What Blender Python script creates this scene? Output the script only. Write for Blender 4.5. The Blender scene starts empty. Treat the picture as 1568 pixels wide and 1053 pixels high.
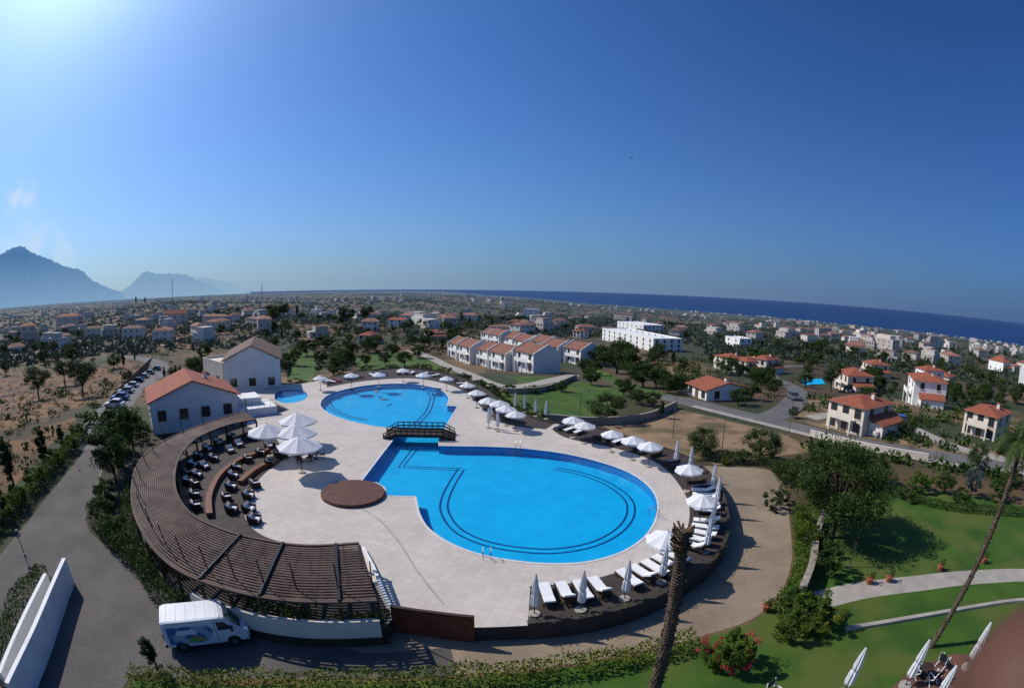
import bpy, math, random
import numpy as np
from mathutils import Vector, Matrix, Euler
from mathutils.geometry import tessellate_polygon, delaunay_2d_cdt
R=random.Random(11); NR=np.random.RandomState(5)
sc=bpy.context.scene
# ---------------------------------------------------------------- camera + survey of the site
F=760.0; PITCH=math.radians(6.25); ROLL=0.0166
CAM=Vector((0,0,17))
fwd=Vector((0,math.cos(PITCH),-math.sin(PITCH))); u0=Vector((0,math.sin(PITCH),math.cos(PITCH))); r0=Vector((1,0,0))
right=r0*math.cos(ROLL)+u0*math.sin(ROLL); up=-r0*math.sin(ROLL)+u0*math.cos(ROLL)
def ray(x,y):
    dx=x-784; dy=526.5-y; r=max(math.hypot(dx,dy),1e-6)
    th=2*math.asin(min(r/(2*F),1)); s=math.sin(th)/r
    return (right*dx*s+up*dy*s+fwd*math.cos(th)).normalized()
def P(x,y,z=0.0):
    d=ray(x,y); t=(z-CAM.z)/d.z
    return CAM+d*t
cd=bpy.data.cameras.new("Camera"); cam=bpy.data.objects.new("Camera",cd); sc.collection.objects.link(cam); sc.camera=cam
M=Matrix((right,up,-fwd)).transposed().to_4x4(); M.translation=CAM; cam.matrix_world=M
cd.lens=10.5; cd.sensor_width=23.6; cd.sensor_fit='HORIZONTAL'
cd.type='PANO'; cd.sensor_height=23.6*687/1024
FL=F/1568*23.6
for o in (cd, getattr(cd,'cycles',None)):
    try:
        o.panorama_type='FISHEYE_EQUISOLID'; o.fisheye_lens=FL; o.fisheye_fov=math.radians(220)
    except Exception as e: pass
cd.clip_start=0.005; cd.clip_end=300000
cd.dof.use_dof=True; cd.dof.focus_distance=45; cd.dof.aperture_fstop=6.0
sc.view_settings.view_transform='Standard'; sc.view_settings.look='None'; sc.view_settings.exposure=0
# ---------------------------------------------------------------- terrain function
SEA=-95.0
_c=[(1640,542),(1568,530),(1400,509),(1300,498),(1200,488),(1100,480),(1000,472),(900,465),(840,459),(790,455),(740,452)]
_t=[]
for x,y in _c:
    p=P(x,y,SEA); _t.append((math.atan2(p.x,p.y),min(math.hypot(p.x,p.y),25000)))
_t.append((_t[-1][0]-.12,25000)); _t.sort()
_t=[(-3.2,25000)]+_t+[(_t[-1][0]+.6,2200),(3.2,4000)]
TA=np.array([a for a,b in _t]); TR=np.array([b for a,b in _t])
def ss(a,b,x):
    t=np.clip((x-a)/(b-a),0,1); return t*t*(3-2*t)
def hgt(x,y):
    x=np.asarray(x,float); y=np.asarray(y,float)
    r=np.hypot(x,y); az=np.arctan2(x,y); Rc=np.interp(az,TA,TR)
    s=np.clip((r-170)/(Rc-170),0,1)
    h=-1-7*ss(80,170,r)-87*s
    un=np.sin(x/190+1.3)*np.cos(y/230)+.6*np.sin((x+y)/97)+.5*np.cos((x-1.7*y)/410)+.22*np.sin(x/31)*np.sin(y/37)
    h=h+ss(220,900,r)*6.5*(1-s)*un+ss(1500,5000,r)*(1-s)*9*np.sin(x/700+y/900)
    h=h-np.clip((r-Rc)*.05,0,35)
    return h
def T(x,y,off=0.0):
    d=ray(x,y); ts=np.geomspace(6,40000,4000)
    zz=CAM.z+d.z*ts; hh=hgt(d.x*ts,d.y*ts)+off
    i=np.argmax(zz<hh)
    if i==0: i=len(ts)-1
    a,b=ts[i-1],ts[i]
    for _ in range(20):
        m=(a+b)/2
        if CAM.z+d.z*m<float(hgt(d.x*m,d.y*m))+off: b=m
        else: a=m
    p=CAM+d*b; p.z=float(hgt(p.x,p.y))+off
    return p
def above(base,x,y):
    d=ray(x,y); t=math.hypot(base.x,base.y)/math.hypot(d.x,d.y); return CAM+d*t
def cr(pts,n=8,closed=False):
    out=[]; N=len(pts); g=lambda i: pts[i%N] if closed else pts[min(max(i,0),N-1)]
    for i in range(N if closed else N-1):
        p0,p1,p2,p3=g(i-1),g(i),g(i+1),g(i+2)
        for k in range(n):
            t=k/n
            out.append(tuple(.5*((2*b)+(-a+c)*t+(2*a-5*b+4*c-d)*t*t+(-a+3*b-3*c+d)*t**3) for a,b,c,d in zip(p0,p1,p2,p3)))
    if not closed: out.append(tuple(pts[-1]))
    return out
# ---------------------------------------------------------------- materials
def nt(m): return m.node_tree.nodes,m.node_tree.links
def mat(name,c1,c2=None,scale=1.0,rough=.8,bump=0,bscale=None,metal=0,spec=.3,haze=None,rnd=0,detail=6,lo=.35,hi=.65,c3=None,scale3=.1,stripes=None,brick=None,trans=0,stain=None,cells=None,t3=(.48,.60)):
    m=bpy.data.materials.new(name); m.use_nodes=True; N,L=nt(m)
    b=N['Principled BSDF']; b.inputs['Roughness'].default_value=rough; b.inputs['Metallic'].default_value=metal
    b.inputs['Specular IOR Level'].default_value=spec
    tc=N.new('ShaderNodeTexCoord'); co=tc.outputs['Object']
    def noise(s,d=detail):
        n=N.new('ShaderNodeTexNoise'); n.inputs['Scale'].default_value=s; n.inputs['Detail'].default_value=d; L.new(co,n.inputs['Vector']); return n.outputs['Fac']
    def mix(f,a,c,bt='MIX'):
        x=N.new('ShaderNodeMix'); x.data_type='RGBA'; x.blend_type=bt
        for i,v in ((0,f),(6,a),(7,c)):
            if isinstance(v,(int,float)): x.inputs[i].default_value=v
            elif isinstance(v,tuple): x.inputs[i].default_value=(*v[:3],1)
            else: L.new(v,x.inputs[i])
        return x.outputs[2]
    def mr(v,a,c,o1=0,o2=1):
        x=N.new('ShaderNodeMapRange'); L.new(v,x.inputs[0]); x.inputs[1].default_value=a; x.inputs[2].default_value=c; x.inputs[3].default_value=o1; x.inputs[4].default_value=o2; return x.outputs[0]
    col=None
    if c2 is None: c2=tuple(v*.82 for v in c1)
    col=mix(mr(noise(scale),lo,hi),c1,c2)
    if cells:
        v=N.new('ShaderNodeTexVoronoi'); v.inputs['Scale'].default_value=cells; L.new(co,v.inputs['Vector'])
        sx=N.new('ShaderNodeSeparateColor'); L.new(v.outputs['Color'],sx.inputs[0]); m1=mr(sx.outputs[0],.3,1,.6,1.5)
        cmb=N.new('ShaderNodeCombineColor')
        for i in range(3): L.new(m1,cmb.inputs[i])
        col=mix(1.0,col,cmb.outputs[0],'MULTIPLY')
    if c3: col=mix(mr(noise(scale3,9),t3[0],t3[1]),col,c3)
    if stain: col=mix(mr(noise(stain[0],8),.5,.72,0,stain[1]),col,tuple(v*.35 for v in c1))
    if rnd:
        g=N.new('ShaderNodeNewGeometry'); v=mr(g.outputs['Random Per Island'],0,1,1-rnd,1+rnd)
        cmb=N.new('ShaderNodeCombineColor')
        for i in range(3): L.new(v,cmb.inputs[i])
        col=mix(1.0,col,cmb.outputs[0],'MULTIPLY')
    bh=None
    if brick:
        w,h,mort,mc,off=brick
        t=N.new('ShaderNodeTexBrick'); t.offset=off; t.inputs['Scale'].default_value=1; t.inputs['Brick Width'].default_value=w; t.inputs['Row Height'].default_value=h
        t.inputs['Mortar Size'].default_value=mort; t.inputs['Mortar Smooth'].default_value=.2; t.inputs['Color1'].default_value=(1,1,1,1); t.inputs['Color2'].default_value=(.9,.89,.88,1); t.inputs['Mortar'].default_value=(*mc,1)
        mp=N.new('ShaderNodeMapping'); mp.inputs['Rotation'].default_value=(0,0,.35); L.new(co,mp.inputs[0]); L.new(mp.outputs[0],t.inputs['Vector']); col=mix(1.0,col,t.outputs['Color'],'MULTIPLY')
    if stripes:
        w=N.new('ShaderNodeTexWave'); w.bands_direction=stripes[0]; w.inputs['Scale'].default_value=stripes[1]; w.inputs['Distortion'].default_value=.4; L.new(co,w.inputs['Vector'])
        col=mix(mr(w.outputs['Fac'],0,.5,.55,0),col,tuple(v*.3 for v in c2)); bh=w.outputs['Fac']
    L.new(col,b.inputs['Base Color'])
    if bump:
        bp=N.new('ShaderNodeBump'); bp.inputs['Strength'].default_value=bump; bp.inputs['Distance'].default_value=.05
        L.new(bh or noise(bscale or scale*6),bp.inputs['Height']); L.new(bp.outputs[0],b.inputs['Normal'])
    out=N['Material Output']; sh=b.outputs[0]
    if trans:
        tr=N.new('ShaderNodeBsdfTranslucent'); L.new(col,tr.inputs['Color']); ms=N.new('ShaderNodeMixShader'); ms.inputs[0].default_value=trans
        L.new(sh,ms.inputs[1]); L.new(tr.outputs[0],ms.inputs[2]); sh=ms.outputs[0]; L.new(sh,out.inputs[0])
    if haze:  # aerial haze painted in as emission, stronger with distance from the origin
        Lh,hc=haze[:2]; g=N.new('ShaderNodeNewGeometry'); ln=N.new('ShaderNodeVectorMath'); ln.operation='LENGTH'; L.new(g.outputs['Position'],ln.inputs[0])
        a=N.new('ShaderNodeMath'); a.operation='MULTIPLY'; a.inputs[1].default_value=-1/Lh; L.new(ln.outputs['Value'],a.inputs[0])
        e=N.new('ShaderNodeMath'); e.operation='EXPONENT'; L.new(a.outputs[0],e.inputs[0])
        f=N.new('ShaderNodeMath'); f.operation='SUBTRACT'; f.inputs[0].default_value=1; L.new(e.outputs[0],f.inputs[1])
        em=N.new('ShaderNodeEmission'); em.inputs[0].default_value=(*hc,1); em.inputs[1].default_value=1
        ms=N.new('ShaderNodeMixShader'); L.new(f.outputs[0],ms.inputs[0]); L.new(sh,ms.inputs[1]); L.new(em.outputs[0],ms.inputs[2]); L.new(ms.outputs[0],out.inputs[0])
    return m
HZ=(5600,(.14,.215,.32))  # fade length and emitted airlight colour shared by the far materials
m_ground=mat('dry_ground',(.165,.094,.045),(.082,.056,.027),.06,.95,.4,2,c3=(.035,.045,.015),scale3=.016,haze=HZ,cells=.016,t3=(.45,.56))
m_deck=mat('pool_deck_tiles',(.565,.505,.445),(.515,.46,.405),.25,.7,brick=(.6,.6,.012,(.72,.70,.68),0),stain=(.35,.10))
m_dark=mat('dark_terrace_stone',(.062,.047,.04),(.04,.031,.026),1.2,.8)
m_promen=mat('brick_paving',(.32,.25,.175),(.24,.185,.13),.35,.9,brick=(.4,.2,.02,(.7,.68,.66),.5),stain=(.12,.4))
m_drive=mat('grey_paving',(.13,.116,.104),(.095,.087,.08),.3,.9,brick=(.5,.25,.03,(.68,.68,.68),.5),stain=(.2,.5))
m_asph=mat('asphalt_road',(.15,.14,.135),(.11,.105,.10),.2,.9,stain=(.3,.3))
m_conc=mat('pale_concrete',(.38,.34,.29),(.30,.27,.23),.8,.9,stain=(.5,.3))
m_lawn=mat('lawn',(.048,.108,.009),(.029,.074,.007),.35,.9,.5,30,c3=(.075,.105,.016),scale3=.22)
m_bed=mat('planting_soil',(.06,.045,.03),(.03,.03,.015),.8,.95)
m_white=mat('white_render',(.78,.77,.74),(.70,.69,.66),.5,.8,stain=(.6,.12))
m_cream=mat('cream_render',(.68,.60,.50),(.60,.53,.44),.5,.8,stain=(.6,.15))
m_terra=mat('terracotta_tiles',(.40,.12,.06),(.28,.085,.05),1.2,.85,.6,stripes=('X',2.2))
m_brownroof=mat('brown_roof_tiles',(.20,.12,.095),(.14,.085,.07),1.0,.85,.6,stripes=('X',1.4))
m_redroof=mat('weathered_red_tiles',(.30,.125,.08),(.21,.095,.065),1.0,.85,.6,stripes=('X',1.4))
m_glass=mat('window_glass',(.02,.025,.03),(.03,.035,.04),.5,.12,spec=.6)
m_frame=mat('window_frame',(.14,.09,.06),None,3,.6)
m_wood=mat('dark_wood',(.06,.033,.022),(.036,.021,.015),3,.7,.3)
m_pwood=mat('pergola_wood',(.13,.082,.064),(.070,.045,.036),.7,.8,.3)
m_orange=mat('varnished_wood',(.22,.085,.035),(.14,.055,.025),2,.5,.2)
m_redwood=mat('red_brown_wood',(.22,.05,.025),(.15,.036,.02),2,.6,.2,stripes=('Z',3))
m_cloth=mat('white_canvas',(.82,.82,.82),(.74,.75,.77),1.5,.85,trans=.25)
m_cush=mat('white_cushion',(.78,.77,.75),(.68,.67,.66),4,.9,.2)
m_cushd=mat('navy_cushion',(.03,.04,.08),None,4,.9)
m_cushr=mat('red_towel',(.4,.03,.04),None,4,.9)
m_metal=mat('grey_metal',(.25,.25,.25),None,2,.4,metal=.8)
m_black=mat('black_metal',(.02,.02,.02),None,2,.5)
m_tire=mat('tyre_rubber',(.02,.02,.02),None,4,.85)
m_poolf=mat('pool_floor_tiles',(.002,.37,.68),(.003,.42,.73),.6,.6,lo=.4,hi=.6)
m_poolw=mat('pool_wall_tiles',(.01,.22,.50),(.01,.18,.42),3,.5)
m_line=mat('lane_marking_tiles',(.005,.05,.20),None,3,.5)
m_bark=mat('bark',(.11,.08,.055),(.06,.045,.03),4,.95,.8)
m_palm=mat('palm_bark',(.17,.12,.085),(.08,.055,.038),3,.95,1.0,stripes=('Z',2.5))
m_stone=mat('rubble_stone',(.36,.31,.25),(.22,.19,.155),2.5,.9,.6)
def leafm(n,a,b,rnd=.45,haze=None,tr=.25): return mat(n,a,b,1.5,.7,rnd=rnd,haze=haze,spec=.2,trans=tr)
m_leaf=leafm('tree_leaves',(.052,.092,.018),(.030,.056,.012))
m_olive=leafm('olive_leaves',(.066,.10,.028),(.040,.06,.018))
m_pine=leafm('pine_needles',(.040,.066,.022),(.023,.04,.014))
m_hedge=leafm('hedge_leaves',(.09,.14,.016),(.052,.09,.012))
m_yel=leafm('yellow_hedge_leaves',(.16,.18,.02),(.08,.12,.015))
m_flow=leafm('bougainvillea_flowers',(.55,.02,.08),(.4,.02,.05))
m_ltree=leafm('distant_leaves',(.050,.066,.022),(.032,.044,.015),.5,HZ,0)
m_blue=leafm('blue_spruce_needles',(.09,.13,.13),(.05,.08,.08))
m_dryleaf=leafm('dry_fronds',(.16,.11,.06),(.1,.07,.04))
m_drysc=leafm('dry_scrub_leaves',(.19,.115,.05),(.10,.068,.03))
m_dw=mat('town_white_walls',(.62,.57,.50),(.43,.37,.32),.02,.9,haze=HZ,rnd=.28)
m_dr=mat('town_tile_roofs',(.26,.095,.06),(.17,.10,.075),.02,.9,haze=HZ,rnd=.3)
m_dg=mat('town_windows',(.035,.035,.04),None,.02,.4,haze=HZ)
# ---------------------------------------------------------------- builders
def link(o): sc.collection.objects.link(o); return o
class MB:
    def __init__(s): s.parts={}; s.order=[]
    def add(s,label,vs,fs,m,X=None):
        if label not in s.parts: s.parts[label]=([],[],[]); s.order.append(label)
        V,Fc,Mt=s.parts[label]; o=len(V)
        V.extend([tuple(X@Vector(v)) for v in vs] if X else [tuple(v) for v in vs])
        for f in fs: Fc.append(tuple(i+o for i in f)); Mt.append(m)
    def box(s,label,c,d,m,rot=(0,0,0)):
        x,y,z=[v/2 for v in d]
        vs=[(-x,-y,-z),(x,-y,-z),(x,y,-z),(-x,y,-z),(-x,-y,z),(x,-y,z),(x,y,z),(-x,y,z)]
        X=Matrix.Translation(c)@Euler(rot).to_matrix().to_4x4()
        s.add(label,vs,[(0,3,2,1),(4,5,6,7),(0,1,5,4),(1,2,6,5),(2,3,7,6),(3,0,4,7)],m,X)
    def beam(s,label,a,b,w,h,m):
        a=Vector(a);b=Vector(b);d=b-a; X=Matrix.Translation((a+b)/2)@d.to_track_quat('X','Z').to_matrix().to_4x4()
        x,y,z=d.length/2,w/2,h/2
        vs=[(-x,-y,-z),(x,-y,-z),(x,y,-z),(-x,y,-z),(-x,-y,z),(x,-y,z),(x,y,z),(-x,y,z)]
        s.add(label,vs,[(0,3,2,1),(4,5,6,7),(0,1,5,4),(1,2,6,5),(2,3,7,6),(3,0,4,7)],m,X)
    def tube(s,label,pts,rs,m,n=8,cap=True):
        pts=[Vector(p) for p in pts]; vs=[];fs=[]
        for i,p in enumerate(pts):
            d=(pts[min(i+1,len(pts)-1)]-pts[max(i-1,0)]).normalized()
            q=d.to_track_quat('Z','X'); r=rs[i] if isinstance(rs,(list,tuple)) else rs
            for k in range(n): vs.append(p+q@Vector((r*math.cos(6.2832*k/n),r*math.sin(6.2832*k/n),0)))
        for i in range(len(pts)-1):
            for k in range(n): fs.append((i*n+k,i*n+(k+1)%n,(i+1)*n+(k+1)%n,(i+1)*n+k))
        if cap: fs.append(tuple(range(n))[::-1]); fs.append(tuple((len(pts)-1)*n+k for k in range(n)))
        s.add(label,vs,fs,m)
    def prism(s,label,pr,y0,y1,m,axis='y',inset=0,b=0):
        secs=[]; cx=sum(p[0] for p in pr)/len(pr); cz=sum(p[1] for p in pr)/len(pr)
        def sec(y,k): return [(cx+(x-cx)*k,y,cz+(z-cz)*k) for x,z in pr]
        secs=[sec(y0,1-inset),sec(y0+b,1),sec(y1-b,1),sec(y1,1-inset)] if inset else [sec(y0,1),sec(y1,1)]
        n=len(pr); vs=[v for q in secs for v in q]; fs=[]
        for i in range(len(secs)-1):
            for k in range(n): fs.append((i*n+k,i*n+(k+1)%n,(i+1)*n+(k+1)%n,(i+1)*n+k))
        fs.append(tuple(range(n))); fs.append(tuple((len(secs)-1)*n+k for k in range(n))[::-1])
        if axis=='x': vs=[(y,x,z) for x,y,z in vs]
        s.add(label,vs,fs,m)
    def _mesh(s,name,labels):
        V=[];Fc=[];Mi=[];ms=[]
        for l in labels:
            v,f,mm=s.parts[l]; o=len(V); V+=v; Fc+=[tuple(i+o for i in q) for q in f]
            for m in mm:
                if m not in ms: ms.append(m)
                Mi.append(ms.index(m))
        me=bpy.data.meshes.new(name); me.from_pydata(V,[],Fc)
        for m in ms: me.materials.append(m)
        me.polygons.foreach_set('material_index',Mi); me.update()
        return me
    def build(s,name,loc=(0,0,0),yaw=0,single=True,scale=1):
        if single:
            o=link(bpy.data.objects.new(name,s._mesh(name,s.order))); o.location=loc; o.rotation_euler[2]=yaw; o.scale=(scale,)*3; return o
        e=link(bpy.data.objects.new(name,None)); e.location=loc; e.rotation_euler[2]=yaw; e.scale=(scale,)*3
        for l in s.order:
            c=link(bpy.data.objects.new(l,s._mesh(l,[l]))); c.parent=e
        return e
def inst(name,me,loc,yaw=0,scale=(1,1,1),rx=0):
    o=link(bpy.data.objects.new(name,me)); o.location=loc; o.rotation_euler=(rx,0,yaw)
    o.scale=scale if isinstance(scale,(tuple,list)) else (scale,)*3; return o
def npmesh(name,V,Q,mats,mi=None,extra=None):
    me=bpy.data.meshes.new(name); V=np.asarray(V,np.float32); Q=np.asarray(Q,np.int32); k=Q.shape[1]
    me.vertices.add(len(V)); me.vertices.foreach_set('co',V.ravel())
    me.loops.add(Q.size); me.loops.foreach_set('vertex_index',Q.ravel())
    me.polygons.add(len(Q)); me.polygons.foreach_set('loop_start',np.arange(0,Q.size,k,dtype=np.int32))
    for m in mats: me.materials.append(m)
    if mi is not None: me.polygons.foreach_set('material_index',np.asarray(mi,np.int32))
    me.update(calc_edges=True); me.validate(); return me
def leafquads(C,size,asp=.6,jit=.4):
    C=np.asarray(C,float); n=len(C); a=NR.normal(size=(n,3)); a/=np.linalg.norm(a,axis=1)[:,None]
    b=NR.normal(size=(n,3)); b=np.cross(a,b); b/=np.linalg.norm(b,axis=1)[:,None]
    s=(np.asarray(size)*(1+jit*(NR.rand(n)-.5)*2))[:,None]; a=a*s; b=b*s*asp
    V=np.stack([C-a,C+b*.9,C+a,C-b],1).reshape(-1,3); Q=np.arange(4*n).reshape(n,4); return V,Q
def sheet(name,poly,z,m,smooth=None):
    pts=[Vector((p[0],p[1],z)) for p in poly]; tris=tessellate_polygon([pts]); fs=[]
    for t in tris:
        a,b,c=[pts[i] for i in t]; fs.append(tuple(t) if (b-a).cross(c-a).z>0 else tuple(t)[::-1])
    me=bpy.data.meshes.new(name); me.from_pydata([tuple(p) for p in pts],[],fs); me.materials.append(m); me.update()
    return link(bpy.data.objects.new(name,me))
def resample(pts,step):
    pts=[Vector(p) for p in pts]; out=[pts[0].copy()]; acc=0
    for a,b in zip(pts,pts[1:]):
        L=(b-a).length
        if L<1e-9: continue
        t=step-acc
        while t<=L: out.append(a.lerp(b,t/L)); t+=step
        acc=(acc+L)%step
    return out
def normals2(pts):
    o=[]
    for i in range(len(pts)):
        d=Vector(pts[min(i+1,len(pts)-1)])-Vector(pts[max(i-1,0)]); d.z=0; d.normalize(); o.append(Vector((-d.y,d.x,0)))
    return o
AV=[]; AVP=[]
def ribbon(name,pts,w,m,z=None,off=0,zoff=.03,mb=None,cross=2):
    n=normals2(pts); vs=[];fs=[]
    if z is None: AV.extend([(p[0],p[1],w*.5+.8) for p in pts])
    for p,q in zip(pts,n):
        for k in range(cross+1):
            v=Vector(p)+q*(off+w*(k/cross-.5)); v.z=z if z is not None else float(hgt(v.x,v.y))+zoff; vs.append(v)
    c=cross+1
    for i in range(len(pts)-1):
        for k in range(cross): fs.append((i*c+k,(i+1)*c+k,(i+1)*c+k+1,i*c+k+1)[::-1])
    if mb: mb.add(name,vs,fs,m); return
    b=MB(); b.add(name,vs,fs,m); return b.build(name)
def wall(name,pts,w,z0,z1,m,off=0,mb=None,drape=False):
    n=normals2(pts); vs=[];fs=[]
    for p,q in zip(pts,n):
        g=float(hgt(p[0],p[1])) if drape else 0
        for s,z in ((-.5,z0),(-.5,z1),(.5,z1),(.5,z0)):
            v=Vector(p)+q*(off+s*w); v.z=z+g; vs.append(v)
    for i in range(len(pts)-1):
        for k in range(4): fs.append((i*4+k,i*4+(k+1)%4,(i+1)*4+(k+1)%4,(i+1)*4+k)[::-1])
    fs.append((0,1,2,3)); e=(len(pts)-1)*4; fs.append((e+3,e+2,e+1,e))
    if mb: mb.add(name,vs,fs,m); return
    b=MB(); b.add(name,vs,fs,m); return b.build(name)
def path(px,z=-1.0,n=6,terr=False):
    q=[(T(x,y) if terr else P(x,y,z)) for x,y in px]
    return [Vector(v) for v in cr([tuple(v) for v in q],n)]
# ---------------------------------------------------------------- terrain + sea
rr=np.concatenate([[0.5],np.geomspace(4,30000,420)]); aa=np.linspace(-math.pi,math.pi,541)[:-1]
RR,AA=np.meshgrid(rr,aa,indexing='ij'); X=RR*np.sin(AA); Y=RR*np.cos(AA); Z=hgt(X,Y)
V=np.stack([X,Y,Z],-1).reshape(-1,3); na=len(aa); nr=len(rr)
i,j=np.meshgrid(np.arange(nr-1),np.arange(na),indexing='ij'); j2=(j+1)%na
Q=np.stack([i*na+j,(i+1)*na+j,(i+1)*na+j2,i*na+j2],-1).reshape(-1,4)[:,::-1]
o=link(bpy.data.objects.new('ground',npmesh('ground',V,Q,[m_ground])))
m_sea=mat('sea_water',(.006,.026,.095),(.008,.031,.108),.002,.4,.5,.05,spec=.12,haze=(90000,(.07,.13,.27)))  # haze argument adds painted airlight emission over the far water
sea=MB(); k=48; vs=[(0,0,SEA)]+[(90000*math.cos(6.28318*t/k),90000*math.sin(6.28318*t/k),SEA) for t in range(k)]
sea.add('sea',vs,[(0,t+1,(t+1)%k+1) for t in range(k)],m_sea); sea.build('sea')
# ---------------------------------------------------------------- mountains
def mtn(name,ridge,D,hc,hb,seed):
    m=bpy.data.materials.new(name+'_hazed_rock'); m.use_nodes=True; N,L=nt(m); b=N['Principled BSDF']; b.inputs['Base Color'].default_value=(.09,.10,.10,1); b.inputs['Roughness'].default_value=1
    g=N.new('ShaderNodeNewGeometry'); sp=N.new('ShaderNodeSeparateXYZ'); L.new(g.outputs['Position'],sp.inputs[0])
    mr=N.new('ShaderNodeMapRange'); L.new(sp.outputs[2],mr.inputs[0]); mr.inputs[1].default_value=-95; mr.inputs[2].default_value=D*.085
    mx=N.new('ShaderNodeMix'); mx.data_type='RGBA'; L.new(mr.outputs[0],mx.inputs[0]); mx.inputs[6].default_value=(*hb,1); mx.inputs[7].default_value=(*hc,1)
    em=N.new('ShaderNodeEmission'); L.new(mx.outputs[2],em.inputs[0]); ms=N.new('ShaderNodeMixShader'); ms.inputs[0].default_value=.88  # emission paints bluish distance haze over the rock, graded by height
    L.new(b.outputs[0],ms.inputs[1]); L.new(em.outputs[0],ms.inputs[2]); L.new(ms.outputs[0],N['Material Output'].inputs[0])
    pts=cr(ridge,6); vs=[];fs=[]; rg=random.Random(seed); n=len(pts); rows=9
    ph=[rg.uniform(0,6) for _ in range(8)]
    for r in range(-3,rows):
        for i,(x,y) in enumerate(pts):
            y+= .8*math.sin(i*1.9+ph[0])+.5*math.sin(i*3.7+ph[1])
            d=ray(x,y); hl=math.hypot(d.x,d.y); t=D/hl; z=CAM.z+d.z*t
            f=abs(r)/(rows-1) if r>=0 else abs(r)/3
            dist=D*(1-.22*f) if r>=0 else D*(1+.12*f)
            spur=(math.sin(i*.9+r*.5+ph[2])+math.sin(i*1.7-r*.8+ph[3]))*.06*math.sin(f*3.14)
            zz=-100+(z+100)*((1-f)**1.25+spur)
            vs.append((d.x/hl*dist,d.y/hl*dist,zz))
    R0=rows+3
    for r in range(R0-1):
        for i in range(n-1): fs.append((r*n+i,r*n+i+1,(r+1)*n+i+1,(r+1)*n+i))
    b=MB(); b.add(name,vs,fs,m); o=b.build(name)
    for p in o.data.polygons: p.use_smooth=True
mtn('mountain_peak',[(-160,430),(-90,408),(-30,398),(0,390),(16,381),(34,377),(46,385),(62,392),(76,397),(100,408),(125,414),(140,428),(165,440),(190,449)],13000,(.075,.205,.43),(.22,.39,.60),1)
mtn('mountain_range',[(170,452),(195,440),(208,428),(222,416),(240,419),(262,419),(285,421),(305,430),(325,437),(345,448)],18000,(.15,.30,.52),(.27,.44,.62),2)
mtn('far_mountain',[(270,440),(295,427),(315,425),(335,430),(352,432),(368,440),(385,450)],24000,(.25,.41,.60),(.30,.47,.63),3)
# ---------------------------------------------------------------- near ground sheets
promen=[(-150,1150),(-100,960),(0,850),(50,790),(110,715),(140,678),(162,688),(300,640),(420,640),(700,640),(1000,700),(1060,712)]+cr([(1100,714),(1170,718),(1196,735),(1206,775),(1212,830),(1210,870),(1190,915),(1150,948),(1080,972),(1000,993),(850,1020),(700,1033),(500,1039),(330,1037),(200,1033)],5)+[(185,1060),(120,1140)]
sheet('promenade',[P(x,y,-1) for x,y in promen],-.985,m_promen)
sheet('driveway',[P(x,y,-1) for x,y in [(-150,1150),(-100,960),(0,850),(50,790),(110,715),(140,678),(162,688),(150,740),(170,800),(330,900),(420,960),(560,1000),(690,990),(700,1033),(500,1038),(410,1036),(200,1033),(185,1060),(120,1140)]],-.979,m_drive)
lawn=[(1218,790),(1250,770),(1350,742),(1480,755),(1640,790),(1760,1000),(1560,1240),(900,1260),(150,1180),(190,1066),(205,1039)]+[(500,1043),(700,1037),(850,1024),(1000,997),(1080,976),(1152,952),(1195,917),(1215,872),(1216,830)]
sheet('lawn',[P(x,y,-1) for x,y in lawn],-.992,m_lawn)
ribbon('stone_path',path([(1255,918),(1320,903),(1400,893),(1480,884),(1568,880),(1660,885)]),2.1,m_conc,z=-.986)
wall('path_kerb',path([(1295,964),(1350,955),(1420,943),(1500,929),(1568,920),(1660,915)]),.35,-1.0,-.8,m_conc)
sheet('garden_terrace',[P(x,y,-1) for x,y in [(1340,1075),(1395,1025),(1460,1000),(1540,1005),(1600,1060),(1480,1150)]],-.984,mat('red_brick_paving',(.16,.075,.05),(.11,.05,.035),1,.9))
sheet('planting_bed',[P(x,y,-1) for x,y in [(165,690),(290,630),(330,800),(560,960),(600,985),(480,990),(400,955),(300,925),(245,890),(190,856),(138,815),(130,795),(150,745)]],-.973,m_bed)
ribbon('valley_road',path([(1010,606),(1060,617),(1120,632),(1180,646),(1260,665),(1340,683),(1440,700),(1568,716),(1680,735)],terr=True,n=14),5.5,m_asph,zoff=.05)
ribbon('valley_road',path([(1178,640),(1210,622),(1222,600),(1205,588),(1180,575),(1195,562),(1240,560)],terr=True,n=14),5,m_asph,zoff=.07)
ribbon('pavement',path([(1060,622),(1120,637),(1180,652),(1260,672),(1340,690),(1440,709),(1568,726),(1680,745)],terr=True,n=14),1.5,m_conc,zoff=.11)
ribbon('access_road',path([(625,536),(660,548),(700,566),(735,582),(775,592),(830,586),(880,574)],terr=True,n=14),4,m_conc,zoff=.08)
ribbon('valley_road',path([(0,548),(90,535),(170,532),(260,528)],terr=True,n=10),5,m_conc,zoff=.1)
ribbon('access_road',path([(160,545),(210,548),(245,560),(215,590),(180,620),(150,660),(135,690)],terr=True,n=10),7,m_asph,zoff=.05)
ribbon('dirt_track',path([(1240,640),(1300,634),(1380,650),(1460,684),(1540,704)],terr=True,n=10),3,m_conc,zoff=.06)
def inpoly(v,a,b):
    c=False
    for i in range(len(v)):
        p,q=v[i],v[i-1]
        if (p.y>b)!=(q.y>b) and a<(q.x-p.x)*(b-p.y)/(q.y-p.y)+p.x: c=not c
    return c
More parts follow.
